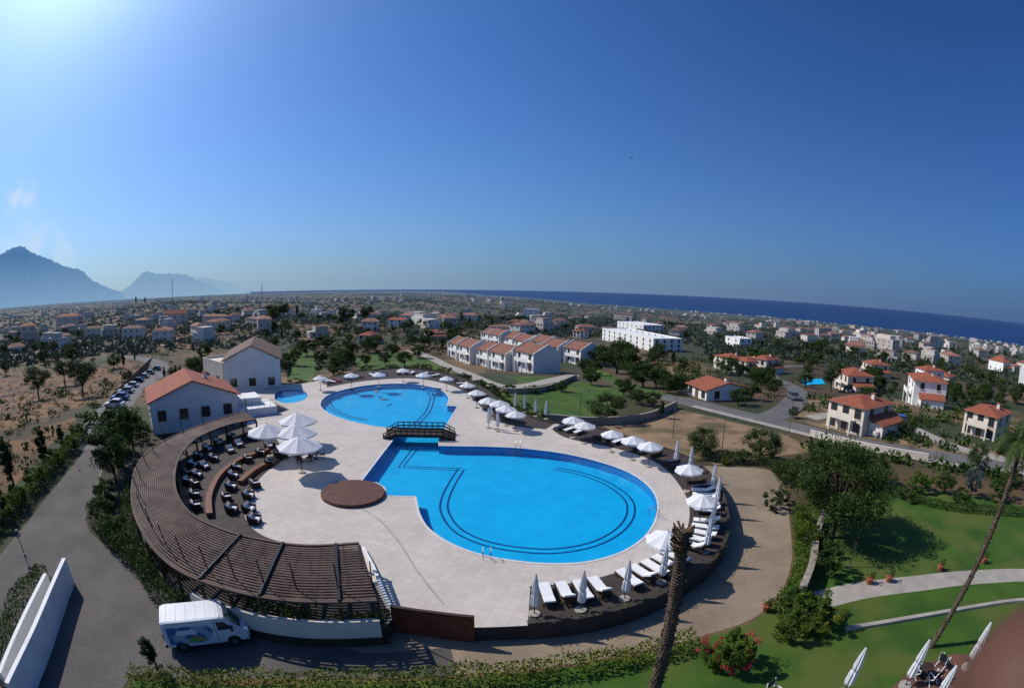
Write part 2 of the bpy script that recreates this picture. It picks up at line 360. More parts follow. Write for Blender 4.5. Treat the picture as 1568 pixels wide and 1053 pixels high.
def tsheet(name,px,m,zoff=.04,step=4,avoid=True):
    pl=[T(x,y) for x,y in px]; v=[Vector((p.x,p.y)) for p in pl]; n=len(v)
    if avoid: AVP.append(v)
    xs=[p.x for p in v]; ys=[p.y for p in v]; x=min(xs); ex=[]
    while x<max(xs):
        y=min(ys)
        while y<max(ys):
            if inpoly(v,x,y): ex.append(Vector((x,y)))
            y+=step
        x+=step
    r=delaunay_2d_cdt(v+ex,[],[list(range(n))],1,1e-4)
    b=MB(); b.add(name,[(p.x,p.y,float(hgt(p.x,p.y))+zoff) for p in r[0]],[tuple(f) for f in r[2]],m); return b.build(name)
tsheet('lawn',cr([(752,600),(800,592),(870,584),(920,590),(955,603),(940,628),(880,643),(825,644),(780,620)],4,True),m_lawn)
tsheet('lawn',[(540,545),(600,538),(655,550),(705,580),(690,585),(630,570),(550,566)],m_lawn)
tsheet('lawn',[(440,536),(478,536),(488,568),(474,585),(440,580)],m_lawn)
tsheet('lawn',[(770,575),(880,578),(876,584),(790,590)],m_lawn)
tsheet('lawn',[(905,560),(960,585),(1040,606),(1005,606),(940,594),(890,575)],m_lawn,.04,4,False)
m_dry=mat('dry_grass',(.20,.10,.038),(.12,.063,.027),.3,.95,.5,6,haze=HZ,c3=(.055,.04,.020),scale3=.12)
tsheet('dry_field',[(-60,560),(60,566),(150,560),(190,548),(235,545),(165,610),(110,650),(60,700),(10,760),(-80,800)],m_dry,.03,5,False)
tsheet('dry_field',[(180,510),(250,500),(330,492),(400,490),(420,505),(330,512),(290,535),(230,525)],m_dry,.05,12)
tsheet('dry_field',[(445,495),(500,492),(530,500),(500,520),(460,530)],m_dry,.05,12)
m_dryb=mat('bare_earth',(.27,.178,.10),(.165,.11,.062),.3,.95,.4,5,haze=HZ,c3=(.10,.08,.037),scale3=.15)
tsheet('bare_slope',[(905,645),(980,650),(1030,625),(1100,640),(1200,665),(1250,690),(1180,700),(1100,712),(1050,700),(960,668)],m_dryb,.03,4,False)
tsheet('bare_slope',[(1190,640),(1240,628),(1330,640),(1400,660),(1540,690),(1568,705),(1440,692),(1330,672),(1260,655)],m_dryb,.03,4,False)
tsheet('bare_slope',[(1230,612),(1300,606),(1360,620),(1350,640),(1250,628)],m_dryb,.035,4,False)
# ---------------------------------------------------------------- pool deck
pool_px=[(603,671),(553,736),(576,739),(588,746),(593,759),(636,760)]+cr([(641,785),(655,808),(690,832),(740,850),(800,860),(850,863),(900,860),(950,846),(985,824),(1003,798),(1008,772),(998,748),(970,726),(930,710),(870,695),(800,686),(740,683)],6)+[(672,682),(672,674),(680,658),(690,641),(701,622),(685,621)]+cr([(688,609),(678,598),(650,590),(610,587),(560,590),(520,598),(497,608),(490,620),(502,632),(530,643),(570,652)],6)+[(612,657)]
kid_px=cr([(425,600),(445,597),(464,598),(471,606),(460,614),(437,617),(421,610)],4,True)
pin=[(392,642),(345,652),(300,672),(274,702),(268,745),(290,785),(340,811),(400,827),(470,836),(550,832)]
pout=[(375,630),(305,652),(243,680),(211,712),(202,765),(222,822),(268,870),(350,903),(450,921),(577,920)]
PZ=1.95
Pin=[Vector(v) for v in cr([tuple(P(x,y,PZ)) for x,y in pin],8)]
Pout=[Vector(v) for v in cr([tuple(P(x,y,PZ)) for x,y in pout],8)]
base_out=[Vector((p.x,p.y,0)) for p in Pout]
ring_px=cr([(362,628),(385,606),(420,590),(470,586),(520,575),(570,567),(630,564),(690,574),(735,592),(765,613),(800,634),(850,648),(900,652),(970,673),(1050,700),(1096,738),(1113,785),(1110,832),(1075,873),(1000,918),(900,947),(808,957)],6)
ring=[P(x,y,0) for x,y in ring_px]
outline=base_out[::-1]+ring+[P(727,960,0),P(604,944,0)]
pool=[P(x,y,0) for x,y in pool_px]; kid=[P(x,y,0) for x,y in kid_px]
mb=MB()
allp=[[Vector((p.x,p.y,0)) for p in l] for l in (outline,pool,kid)]
tr=tessellate_polygon(allp); flat=[p for l in allp for p in l]
fs=[]
for t in tr:
    a,b,c=[flat[i] for i in t]
    fs.append(tuple(t) if (b-a).cross(c-a).z>0 else tuple(t)[::-1])
mb.add('deck_top',flat,fs,m_deck)
def skirt(lbl,pl,z0,z1,m,flip=False):
    n=len(pl); vs=[(p.x,p.y,z1) for p in pl]+[(p.x,p.y,z0) for p in pl]
    mb.add(lbl,vs,[(i,(i+1)%n,n+(i+1)%n,n+i) for i in range(n)],m)
skirt('retaining_wall',outline,-1.2,0,m_dark); skirt('pool_walls',pool,-.9,0,m_poolw); skirt('pool_walls',kid,-.5,0,m_poolw)
mb.build('pool_deck',single=False)
sheet('pool_floor',pool,-.9,m_poolf); sheet('pool_floor',kid,-.5,m_poolf)
m_water=bpy.data.materials.new('pool_water'); m_water.use_nodes=True; N,L=nt(m_water); N.remove(N['Principled BSDF'])
tp=N.new('ShaderNodeBsdfTransparent'); tp.inputs[0].default_value=(.72,.97,1,1); gl=N.new('ShaderNodeBsdfGlossy'); gl.inputs['Roughness'].default_value=.06
fr=N.new('ShaderNodeFresnel'); fr.inputs[0].default_value=1.2; ms=N.new('ShaderNodeMixShader'); L.new(fr.outputs[0],ms.inputs[0]); L.new(tp.outputs[0],ms.inputs[1]); L.new(gl.outputs[0],ms.inputs[2]); L.new(ms.outputs[0],N['Material Output'].inputs[0])
tc=N.new('ShaderNodeTexCoord'); nz=N.new('ShaderNodeTexNoise'); nz.inputs['Scale'].default_value=1.8; bp=N.new('ShaderNodeBump'); bp.inputs['Strength'].default_value=.3; bp.inputs['Distance'].default_value=.1
L.new(tc.outputs['Object'],nz.inputs['Vector']); L.new(nz.outputs['Fac'],bp.inputs['Height']); L.new(bp.outputs[0],gl.inputs['Normal']); L.new(bp.outputs[0],fr.inputs['Normal'])
sheet('pool_water',pool,-.10,m_water); sheet('pool_water',kid,-.10,m_water)
mbc=MB()
cl=pool+[pool[0]]
wall('coping',cl,.18,-.03,.025,mat('coping_stone',(.66,.63,.60),None,2,.7),mb=mbc); mbc.build('pool_coping')
lz=-.885
l1=[P(636,686,lz),P(614,714,lz),P(706,718,lz)]; c1=path([(706,718),(690,744),(680,770),(684,790),(702,812),(740,830),(790,840),(850,843),(910,832),(950,810),(966,785),(960,762),(930,740),(890,725),(850,717)],lz)
b=MB()
def offp(a,o): 
    n=normals2(a); return [Vector(p)+q*o for p,q in zip(a,n)]
for off in (-.32,.32):
    ribbon('l',offp(l1,off),.17,m_line,z=lz,mb=b,cross=1); ribbon('l',offp(c1,off),.17,m_line,z=lz,mb=b,cross=1)
    for pp in ([(663,606),(656,628),(640,646),(632,652)],[(512,600),(503,612),(508,624),(530,636),(560,643)],[(660,606),(655,599),(620,594),(570,596),(530,603)]):
        ribbon('l',offp(path(pp,lz),off),.22,m_line,z=lz,mb=b,cross=1)
b.build('pool_lane_markings')
for x,y,yw in ((745,852,1.7),(1003,790,.1),(793,686,-1.6)):
    p=P(x,y,0); b=MB()
    for s_ in (-.25,.25): b.tube('rails',[(.5,s_,0),(.5,s_,.7),(.2,s_,.85),(-.15,s_,.6),(-.2,s_,-.8)],.025,m_metal,6)
    for zz in (-.3,-.6): b.tube('treads',[(-.2,-.25,zz),(-.2,.25,zz)],.03,m_metal,6)
    b.build('pool_ladder',p,yw+math.pi)
din=path([(500,593),(560,583),(630,579),(685,588),(715,603),(740,626),(770,648),(835,657)],0)
dout=[p for p,(x,y) in zip(ring,ring_px) if 500<=x<=850 and y<660]
dout2=[p for p,(x,y) in zip(ring,ring_px) if x>850 or y>800]
din2=path([(845,657),(870,671),(950,688),(1010,711),(1048,755),(1055,798),(1032,833),(965,868),(890,890),(818,896),(812,900)],0)
sheet('slate_terrace',din2+[ring[-1]]+dout2[::-1],.008,m_dark)
sheet('slate_terrace',din+dout[::-1],.008,m_dark)
leftdeck=path([(440,700),(405,725),(380,758),(375,790),(395,815),(440,832),(500,838),(548,842)],0)
sheet('slate_terrace',leftdeck+[P(598,942,0)]+[Vector(p) for p in base_out[::-1]]+[P(420,665,0)],.008,m_dark)
wall('planter_wall',[Vector(p) for p in ring[30:]],.22,-1.1,.22,m_dark,off=0)
ribbon('deck_drain',path([(548,775),(580,795),(610,828),(640,875),(680,925)],0),.12,m_conc,z=.006)
b=MB(); c=P(540,757,0); a1=P(492,756,0); rad=(c-a1).length; k=40
b.add('stage',[(c.x+rad*math.cos(6.2832*i/k),c.y+rad*math.sin(6.2832*i/k),z) for z in (0,.28) for i in range(k)],[tuple(range(k,2*k))]+[(i,(i+1)%k,k+(i+1)%k,k+i) for i in range(k)],mat('stage_boards',(.15,.062,.035),(.10,.042,.026),1.5,.6,.2,stripes=('X',1.3))); b.build('round_wooden_stage')
# pergola
b=MB(); n=len(Pin); ns=22
for k in range(ns+1):
    t=k/ns; line=[a.lerp(c,t) for a,c in zip(Pin,Pout)]
    wall('slats',line,.135 if 0<k<ns else .18,PZ-.03,PZ+.03 if 0<k<ns else PZ+.1,m_pwood,mb=b)
for i in range(0,n,3):
    b.beam('rafters',Pin[i]+Vector((0,0,-.14)),Pout[i]+Vector((0,0,-.14)),.12,.18,m_wood)
for i in range(0,n,4):
    for p in (Pin[i],Pout[i]): b.box('posts',(p.x,p.y,PZ/2-.1),(.16,.16,PZ-.3),m_wood)
    q=Pin[i].lerp(Pout[i],.8); q2=q+(Pout[i]-Pin[i]).normalized()*.35; b.tube('mast_rods',[(q.x,q.y,PZ),(q2.x,q2.y,PZ+1.9)],.04,m_black,6)
for i in (52,60,68):
    b.beam('upper_frame',Pin[i]+Vector((0,0,.12)),Pout[i]+Vector((0,0,.12)),.16,.16,m_black)
b.build('curved_pergola',single=False)
wall('white_terrace_wall',[Vector((p.x,p.y,0)) for p in Pout[50:]],.25,-.35,.8,m_cream,off=-.1)
wall('terrace_base_wall',[Vector((p.x,p.y,0)) for p in Pout],.2,-1.1,-.36,m_bed,off=-.1)
for px in ([(412,692),(370,706),(338,730),(322,762),(322,792)],[(425,708),(395,720),(368,742)],):
    wall('curved_timber_bench',path(px,0),.55,0,.42,m_orange)
wall('low_white_wall',path([(602,940),(590,915),(572,872),(556,842)],0),.2,0,.3,m_white)
b=MB(); q0,q1=P(604,944,0),P(727,960,0)
dn=(q1-q0).normalized(); nn_=Vector((dn.y,-dn.x,0)); q0=q0+nn_*.12-dn*.1; q1=q1+nn_*.12
b.beam('panel',(q0.x,q0.y,-.1),(q1.x,q1.y,-.1),.12,1.8,m_redwood)
b.beam('cap',(q0.x,q0.y,.84),(q1.x,q1.y,.84),.2,.08,m_wood); b.build('timber_screen_wall')
# footbridge
A=P(590,667,0); Bq=P(697,669,0); b=MB(); d=(Bq-A); Ln=d.length; yaw=math.atan2(d.y,d.x); ns=24
def bz(t): return .06+.5*min(1,min(t,1-t)/.17)
for i in range(ns):
    t0,t1=i/ns,(i+1)/ns
    b.beam('planks',(t0*Ln,0,bz(t0)),(t1*Ln-.03,0,bz(t1)),2.6,.1,m_wood)
    for yy in (-1.25,1.25):
        b.beam('railing',(t0*Ln,yy,bz(t0)*1.6+.5),(t1*Ln,yy,bz(t1)*1.6+.5),.1,.1,m_wood)
        b.beam('railing',(t0*Ln,yy,bz(t0)*1.4+.2),(t1*Ln,yy,bz(t1)*1.4+.2),.06,.16,m_wood)
        b.beam('side_beams',(t0*Ln,yy,bz(t0)-.1),(t1*Ln,yy,bz(t1)-.1),.12,.36,m_wood)
        if i%2==0: b.box('posts',(t0*Ln,yy,bz(t0)*1.3+.2),(.1,.1,.8),m_wood)
b.build('wooden_footbridge',A,yaw,single=False)
# ---------------------------------------------------------------- umbrellas and loungers
def parasol_mesh(Rr,h,seg=8):
    b=MB(); b.tube('pole',[(0,0,0),(0,0,h+.05)],.04,m_wood,8); b.tube('base',[(0,0,0),(0,0,.1),(0,0,.12)],[.38,.36,.1],m_conc,12)
    rows=[(0.02,h+.62*Rr/1.6),(.22*Rr,h+.5*Rr/1.6),(.6*Rr,h+.24*Rr/1.6),(Rr,h-.02),(Rr*1.0,h-.18)]
    vs=[];fs=[]
    k=seg*2
    for r,z in rows:
        for i in range(k):
            a=6.2832*i/k; q=r*(1 if i%2==0 else math.cos(math.pi/seg)*.985); vs.append((q*math.cos(a),q*math.sin(a),z-(0 if i%2==0 else .03*r)))
    for j in range(len(rows)-1):
        for i in range(k): fs.append((j*k+i,(j+1)*k+i,(j+1)*k+(i+1)%k,j*k+(i+1)%k))
    fs.append(tuple(range(k))); b.add('canopy',vs,fs,m_cloth)
    b.tube('finial',[(0,0,rows[0][1]),(0,0,rows[0][1]+.12)],.03,m_wood,6)
    for i in range(seg): 
        a=6.2832*i/seg; b.tube('ribs',[(0,0,h-.3),(.55*Rr*math.cos(a),.55*Rr*math.sin(a),h+.2)],.012,m_wood,4)
    return b._mesh('parasol',b.order)
me_par=parasol_mesh(1.35,2.15); me_big=parasol_mesh(2.3,2.7)
b=MB(); b.tube('base',[(0,0,0),(0,0,.1)],[.36,.36],m_conc,12); b.tube('pole',[(0,0,0),(0,0,2.9)],.035,m_wood,6)
vs=[];fs=[];k=16
rows=[(.2,.65),(.27,.8),(.24,1.35),(.17,1.5),(.23,1.7),(.16,2.3),(.05,2.8)]
for r,z in rows:
    for i in range(k): q=r*(1 if i%2 else .62); vs.append((q*math.cos(6.2832*i/k),q*math.sin(6.2832*i/k),z))
for j in range(len(rows)-1):
    for i in range(k): fs.append((j*k+i,j*k+(i+1)%k,(j+1)*k+(i+1)%k,(j+1)*k+i))
fs.append(tuple(range(k))[::-1]); fs.append(tuple(range(6*k,7*k))); b.add('canopy',vs,fs,m_cloth); me_closed=b._mesh('closed_parasol',b.order)
for x,y in [(490,577),(538,574),(580,572),(617,565),(648,573),(684,577),(716,587),(730,600),(748,613),(775,624),(790,631),(878,641),(896,648),(938,660),(970,671),(996,680),(1056,715),(1077,762),(1022,823),(765,617)]:
    s=R.uniform(.93,1.05); o=inst('parasol',me_par,(*P(x,y,2.35).xy,0),R.uniform(0,1),s)
for x,y in [(455,641),(453,659),(458,679),(409,658)]:
    inst('large_parasol',me_big,(*P(x,y,2.9).xy,0),R.uniform(0,1),1)
for x,y in [(818,940),(889,934),(956,917),(1012,892),(1080,845),(1088,812),(1096,775),(1090,752),(1034,712),(1056,722),(748,655),(762,660),(789,628),(803,632),(820,638),(836,642),(752,642)]:
    inst('closed_parasol',me_closed,(*P(x,y,0).xy,0),R.uniform(0,1),.95)
for x,y in [(1385,1050),(1480,1022),(1290,1062),(1420,1090)]:
    inst('closed_parasol',me_closed,P(x,y,-1),R.uniform(0,1),1.15)
def lounger(cm,ang=.5):
    b=MB()
    for y in (-.31,.31): b.box('rails',(0,y,.27),(1.95,.05,.08),m_wood)
    for x in (-.85,.75):
        for y in (-.29,.29): b.box('legs',(x,y,.12),(.06,.06,.24),m_wood)
    for i in range(9): b.box('slats',(-.9+i*.17,0,.30),(.11,.58,.02),m_wood)
    b.box('seat_cushion',(-.33,0,.36),(1.24,.58,.09),cm)
    b.box('back_rest',(.6,0,.34+.38*math.sin(ang)),(.78,.58,.09),cm,(0,-ang,0)); b.box('back_frame',(.62,0,.28+.38*math.sin(ang)),(.78,.62,.03),m_wood,(0,-ang,0))
    b.box('prop',(.85,0,.3),(.04,.5,.3),m_wood)
    return b._mesh('sun_lounger',b.order)
lw=lounger(m_cush); lw2=lounger(m_cush,.12); ln=lounger(m_cushd,.12); lr=lounger(m_cushr,.3); ld=lounger(m_wood,.3)
ringmid=path([(500,588),(540,580),(590,574),(640,573),(690,582),(722,598),(748,618),(772,636),(800,645)],0)
ringmid2=path([(858,657),(930,674),(990,693),(1040,717),(1074,750)],0)
ringmid3=path([(1076,756),(1082,790),(1074,822),(1045,850),(1000,876),(940,898),(890,910),(834,915)],0)
for pts,st in ((ringmid,1.42),(ringmid2,1.42),(ringmid3,1.05)):
    q=resample(pts,st); nn=normals2(q)
    for i,(p,n_) in enumerate(zip(q,nn)):
        yaw=math.atan2(n_.y,n_.x)
        if i%4==3 and st>1.1: continue
        if i%6==5 and st<1.1: continue
        me=R.choice([lw,lw2,lw2]) if st<1.1 else R.choice([lw2,ln,ld,lw2,ln,ld,lr])
        inst('sun_lounger',me,(p.x,p.y,.01),yaw+R.uniform(-.06,.06),1.1 if st<1.1 else 1)
b=MB(); b.box('seat',(0,0,.3),(.8,.8,.22),m_cush); b.box('base',(0,0,.12),(.86,.9,.22),m_wood); b.box('back',(.42,0,.5),(.16,.9,.55),m_wood); b.box('back_cushion',(.29,0,.55),(.12,.78,.36),m_cush,(0,.15,0))
for y in (-.43,.43): b.box('arms',(0,y,.42),(.85,.1,.3),m_wood)
me_arm=b._mesh('lounge_armchair',b.order)
for px in ([(390,675),(355,690),(325,708),(305,735),(298,765),(305,790)],[(415,685),(395,697),(372,712),(356,735),(350,760),(352,785)],[(395,745),(383,770),(382,795),(395,816)],[(425,700),(412,715)],[(352,672),(318,690),(295,715),(283,745)]):
    q=resample(path(px,0),2.5); nn=normals2(q)
    for p,n_ in zip(q,nn):
        inst('lounge_armchair',me_arm,(p.x+R.uniform(-.3,.3),p.y+R.uniform(-.3,.3),.01),math.atan2(-n_.y,-n_.x)+R.uniform(-.6,.6))
b=MB(); b.tube('top',[(0,0,.72),(0,0,.76)],.45,m_wood,20); b.tube('leg',[(0,0,0),(0,0,.72)],.04,m_black,8); b.tube('foot',[(0,0,0),(0,0,.04)],.25,m_black,12); me_tab=b._mesh('round_table',b.order)
b=MB(); b.box('seat',(0,0,.45),(.46,.46,.05),m_wood); b.box('back',(.22,0,.7),(.04,.44,.45),m_wood,(0,.1,0))
for x in (-.2,.2):
    for y in (-.2,.2): b.box('legs',(x,y,.22),(.04,.04,.44),m_wood)
me_dc=b._mesh('dining_chair',b.order)
for x,y in [(462,706),(484,702),(440,700),(476,690),(430,692)]:
    p=P(x,y,0); inst('round_table',me_tab,(p.x,p.y,.004))
    for k in range(3): a=k*2.1+R.random(); inst('dining_chair',me_dc,(p.x+.75*math.cos(a),p.y+.75*math.sin(a),.004),a)
b=MB()
for s_ in (-.28,.28):
    b.beam('legs',(-.28,s_,0),(.25,s_,.5),.04,.04,m_cush); b.beam('legs',(.28,s_,0),(-.25,s_,.5),.04,.04,m_cush); b.beam('back_posts',(.25,s_,.45),(.36,s_,1.0),.04,.04,m_cush); b.beam('arms',(-.25,s_,.65),(.3,s_,.65),.05,.03,m_cush); b.beam('arm_posts',(-.24,s_,.48),(-.24,s_,.65),.03,.03,m_cush)
b.box('seat',(0,0,.48),(.5,.54,.04),m_black); b.box('back',(.33,0,.82),(.04,.56,.3),m_black,(0,.18,0)); me_ch=b._mesh('folding_chair',b.order)
for x,y,a in [(1400,1035,2.0),(1440,1020,3.3),(1425,1045,4.6),(1500,1015,1.0),(1180,1070,2)]:
    inst('folding_chair',me_ch,(*P(x,y,-1).xy,-.984),a,1.1)
inst('round_table',me_tab,(*P(1412,1036,-1).xy,-.984))
# ---------------------------------------------------------------- buildings
keep=[]
def house(name,A,B,depth,h,roof='gable',rh=1.5,wm=None,rm=None,floors=2,nw=3,over=.45,chim=True,balc=False,door=True,party=False):
    wm=wm or m_white; rm=rm or m_terra; A=Vector(A);B=Vector(B); d=B-A; d.z=0; L_=d.length; yaw=math.atan2(d.y,d.x); b=MB()
    z0=min(A.z,B.z); b.box('walls',(L_/2,depth/2,(h-2)/2),(L_,depth,h+2),wm)
    fh=h/floors
    def win(face,t,z,w=1.0,hh=1.25):
        if face=='f': c=(t,-.02,z); D=(w+.2,.04,hh+.2); c2=(t,-.03,z); D2=(w,.05,hh); c3=(t,-.06,z-hh/2-.14); D3=(w+.35,.12,.07)
        elif face=='b': c=(t,depth+.02,z); D=(w+.2,.04,hh+.2); c2=(t,depth+.03,z); D2=(w,.05,hh); c3=(t,depth+.06,z-hh/2-.14); D3=(w+.35,.12,.07)
        elif face=='l': c=(-.02,t,z); D=(.04,w+.2,hh+.2); c2=(-.03,t,z); D2=(.05,w,hh); c3=(-.06,t,z-hh/2-.14); D3=(.12,w+.35,.07)
        else: c=(L_+.02,t,z); D=(.04,w+.2,hh+.2); c2=(L_+.03,t,z); D2=(.05,w,hh); c3=(L_+.06,t,z-hh/2-.14); D3=(.12,w+.35,.07)
        b.box('window_frames',c,D,m_frame); b.box('windows',c2,D2,m_glass); b.box('sills',c3,D3,wm)
    for f in range(floors):
        z=f*fh+min(fh*.52,1.6)
        for i in range(nw):
            t=L_*(i+.5)/nw
            if f==0 and door and i==nw//2: b.box('door',(t,-.03,1.05),(1.1,.06,2.1),m_frame); continue
            win('f',t,z,min(1.1,L_/nw*.5)); win('b',t,z,min(1.1,L_/nw*.5))
        m_=max(1,int(depth/3.5))
        if not party:
            for i in range(m_):
                for fc in 'lr': win(fc,depth*(i+.5)/m_,z,.9)
    o=over; W=L_; D=depth; th=.16
    if roof=='gable':
        b.prism('roof',[(-o,h-.1),(W/2,h+rh),(W+o,h-.1),(W+o,h-.1-th),(W/2,h+rh-th),(-o,h-.1-th)],-o,D+o,rm); b.prism('gable',[(0.01,h-.2),(W/2,h+rh-th-.02),(W-.01,h-.2)],.01,D-.01,wm)
    elif roof=='side':
        oo=0 if party else o
        b.prism('roof',[(-o,h-.1),(D/2,h+rh),(D+o,h-.1),(D+o,h-.1-th),(D/2,h+rh-th),(-o,h-.1-th)],-oo,W+oo,rm,axis='x'); b.prism('gable',[(0.01,h-.2),(D/2,h+rh-th-.02),(D-.01,h-.2)],.01,W-.01,wm,axis='x')
        if party:
            for xx in (.0,W): b.prism('party_walls',[(-.7,-1),(-.7,h+.1),(D/2,h+rh+.35),(D+.2,h+.1),(D+.2,-1)],xx-.12,xx+.12,wm,axis='x')
    elif roof=='hip':
        r=min(W,D)/2*.95
        vs=[(-o,-o,h),(W+o,-o,h),(W+o,D+o,h),(-o,D+o,h)]
        tp=[(r,D/2,h+rh),(W-r,D/2,h+rh)] if W>=D else [(W/2,r,h+rh),(W/2,D-r,h+rh)]
        vs+=tp; fs=[(0,1,5,4),(1,2,5),(2,3,4,5),(3,0,4)] if W>=D else [(0,1,4),(1,2,5,4),(2,3,5),(3,0,4,5)]
        b.add('roof',vs,fs,rm); b.add('soffit',[(-o,-o,h-.01),(W+o,-o,h-.01),(W+o,D+o,h-.01),(-o,D+o,h-.01)],[(3,2,1,0)],wm)
    else:
        for c,s in (((W/2,.1,h+.2),(W,.2,.4)),((W/2,D-.1,h+.2),(W,.2,.4)),((.1,D/2,h+.2),(.2,D-.41,.4)),((W-.1,D/2,h+.2),(.2,D-.41,.4))): b.box('parapet',c,s,wm)
        for i in range(int(W/7)): b.tube('water_tanks',[(3+i*7,D*.6,h),(3+i*7,D*.6,h+1.1)],.5,m_cush,10)
    if chim: b.box('chimney',(W*.72,D*.6,h+rh*.6),(.6,.6,1.6),wm); b.box('chimney_cap',(W*.72,D*.6,h+rh*.6+.85),(.8,.8,.1),rm)
    if balc:
        b.box('balcony',(W*.5,-.7,h/2),(W*.6,1.4,.16),wm); b.box('balcony_rail',(W*.5,-1.36,h/2+.55),(W*.6,.08,.9),wm)
        for xx in (.22,.78): b.box('columns',(W*xx,-1.3,h/4-.4),(.25,.25,h/2+.7),wm)
    if roof=='hip' and W>7:
        b.box('side_wing',(W+1.4,D*.55,h*.25-.5),(2.8,D*.7,h*.5+1),wm); b.prism('wing_roof',[(W-.02,h*.5+.9),(W+3.1,h*.5-.05),(W+3.1,h*.5-.2),(W-.02,h*.5+.75)],D*.15,D*.95,rm)
    z=z0; b.build(name,(A.x,A.y,z),yaw,single=False); c=A+d*.5; keep.append((c.x,c.y,max(L_,depth)))
def hpx(name,x0,y0,x1,y1,depth,hp,*a,**k):
    A=T(x0,y0);B=T(x1,y1); s=((A+B)/2-CAM).length/800; B=Vector((B.x,B.y,A.z)); rhp=k.pop('rp',6); tn=k.pop('turn',0)
    if tn:
        mid=(A+B)/2; rt=Matrix.Rotation(tn,3,'Z'); A=mid+rt@(A-mid)*.85; B=mid+rt@(B-mid)*.85
    house(name,A,B,depth,hp*s,*a,rh=rhp*s,**k)
house('clubhouse',P(234,657,-.2),P(367,641,-.2),11,3.6,'gable',2.4,m_white,m_terra,1,4,door=False)
house('function_hall',P(345,600,-.6),P(431,596,-.6),17,5.6,'gable',2.6,m_white,m_brownroof,1,3,door=False,chim=False)
house('hall_annex',P(313,585,-.6),P(343,597,-.6),9,4.6,'flat',.5,m_cream,m_brownroof,1,2,door=False,chim=False)
b=MB(); A=P(368,640,0);B=P(425,633,0); d=B-A; yaw=math.atan2(d.y,d.x); W=d.length
b.box('bar_counter',(W/2,2.5,.55),(W,5,1.1),m_white); b.box('upper_terrace',(W*.35,4.5,1.6),(W*.7,4,1.0),m_white)
for i in range(6): b.box('steps',(W+.3+i*.35,2.5,.5-i*.09),(.35,2.2,1.0-i*.18),m_conc)
for i in range(7): b.tube('railing_posts',[(i*W/6,.1,1.1),(i*W/6,.1,2.0)],.025,m_metal,6)
b.tube('railing',[(0,.1,2.0),(W,.1,2.0)],.03,m_metal,6); b.build('bar_terrace',A,yaw,single=False)
def row(p0,p1,n,h,depth,stag):
    A=T(*p0);B=T(*p1); d=(B-A); d.z=0; u=d.normalized(); nrm=Vector((u.y,-u.x,0))
    for i in range(n):
        a=A+d*(i/n)+nrm*stag*(i%2); c=A+d*((i+.93)/n)+nrm*stag*(i%2); mid=(a+c)/2; z=float(hgt(mid.x,mid.y))+.1+(.5 if i%3==1 else 0); a.z=c.z=z
        house('terraced_villa',a,c,depth,h,'side',2.1,m_white,m_redroof,2,2,balc=True,chim=True,party=True)
row((688,545),(822,572),5,5.2,8,1.8)
row((738,526),(893,560),7,5.2,8,1.8)
hpx('white_hotel',922,520,1000,538,16,20,'flat',floors=3,nw=9,chim=False,rp=3)
hpx('white_hotel',945,502,985,507,20,11,'flat',floors=2,nw=6,chim=False,rp=2)
for a in [(1254,652,1328,668,9,42,m_cream,2,3,10,-.3),(1372,612,1412,622,9,44,m_white,3,2,8,-.4),(1466,662,1527,676,9,34,m_cream,2,3,8,-.2),(1268,592,1306,600,9,28,m_cream,2,3,8,-.3),(1508,564,1540,570,9,14,m_white,1,3,6,-.3),
 (1088,562,1118,568,9,20,m_cream,2,2,6,-.2),(1118,566,1146,571,9,18,m_cream,2,2,6,-.2),(1148,568,1172,573,9,22,m_cream,2,2,6,.2),(1312,572,1340,578,9,20,m_cream,2,2,6,-.4),(1392,592,1420,598,9,30,m_white,2,2,6,-.5),
 (1430,588,1452,592,9,14,m_cream,1,2,5,0),(88,508,118,506,11,22,m_cream,3,3,4,.3),(30,524,58,521,10,22,m_cream,3,2,4,.2),(545,527,572,526,10,14,m_cream,2,2,5,-.6),(430,478,452,478,10,8,m_cream,2,2,3,-.5),(640,516,662,518,10,9,m_white,1,2,4,-.6),(875,516,890,517,9,10,m_white,2,2,3,-.5)]:
    x0,y0,x1,y1,dp,hp_,wm_,fl_,nw_,rp_,tn_=a
    hpx('apartment_house' if fl_==3 else 'villa',x0,y0,x1,y1,dp,hp_,'hip',wm=wm_,floors=fl_,nw=nw_,rp=rp_,turn=tn_,balc=(hp_>=20))
hpx('bungalow',1042,603,1092,614,9,20,'side',wm=m_white,floors=1,nw=3,rp=10,turn=-.3)
hpx('villa',1558,596,1600,604,9,30,'flat',wm=m_white,floors=2,nw=2,rp=6)
hpx('villa',1110,528,1132,532,9,14,'flat',wm=m_white,floors=2,nw=2,rp=3)
hpx('villa',252,497,286,495,10,16,'side',wm=m_cream,floors=2,nw=3,rp=6)
hpx('villa',590,500,622,500,10,11,'side',wm=m_white,floors=2,nw=2,rp=3,turn=-.5)
hpx('villa',800,487,826,488,12,14,'flat',wm=m_white,floors=3,nw=3,rp=3,turn=-.5)
tsheet('villa_pool',[(1222,582),(1258,580),(1264,588),(1230,590)],m_poolf,.14,3)
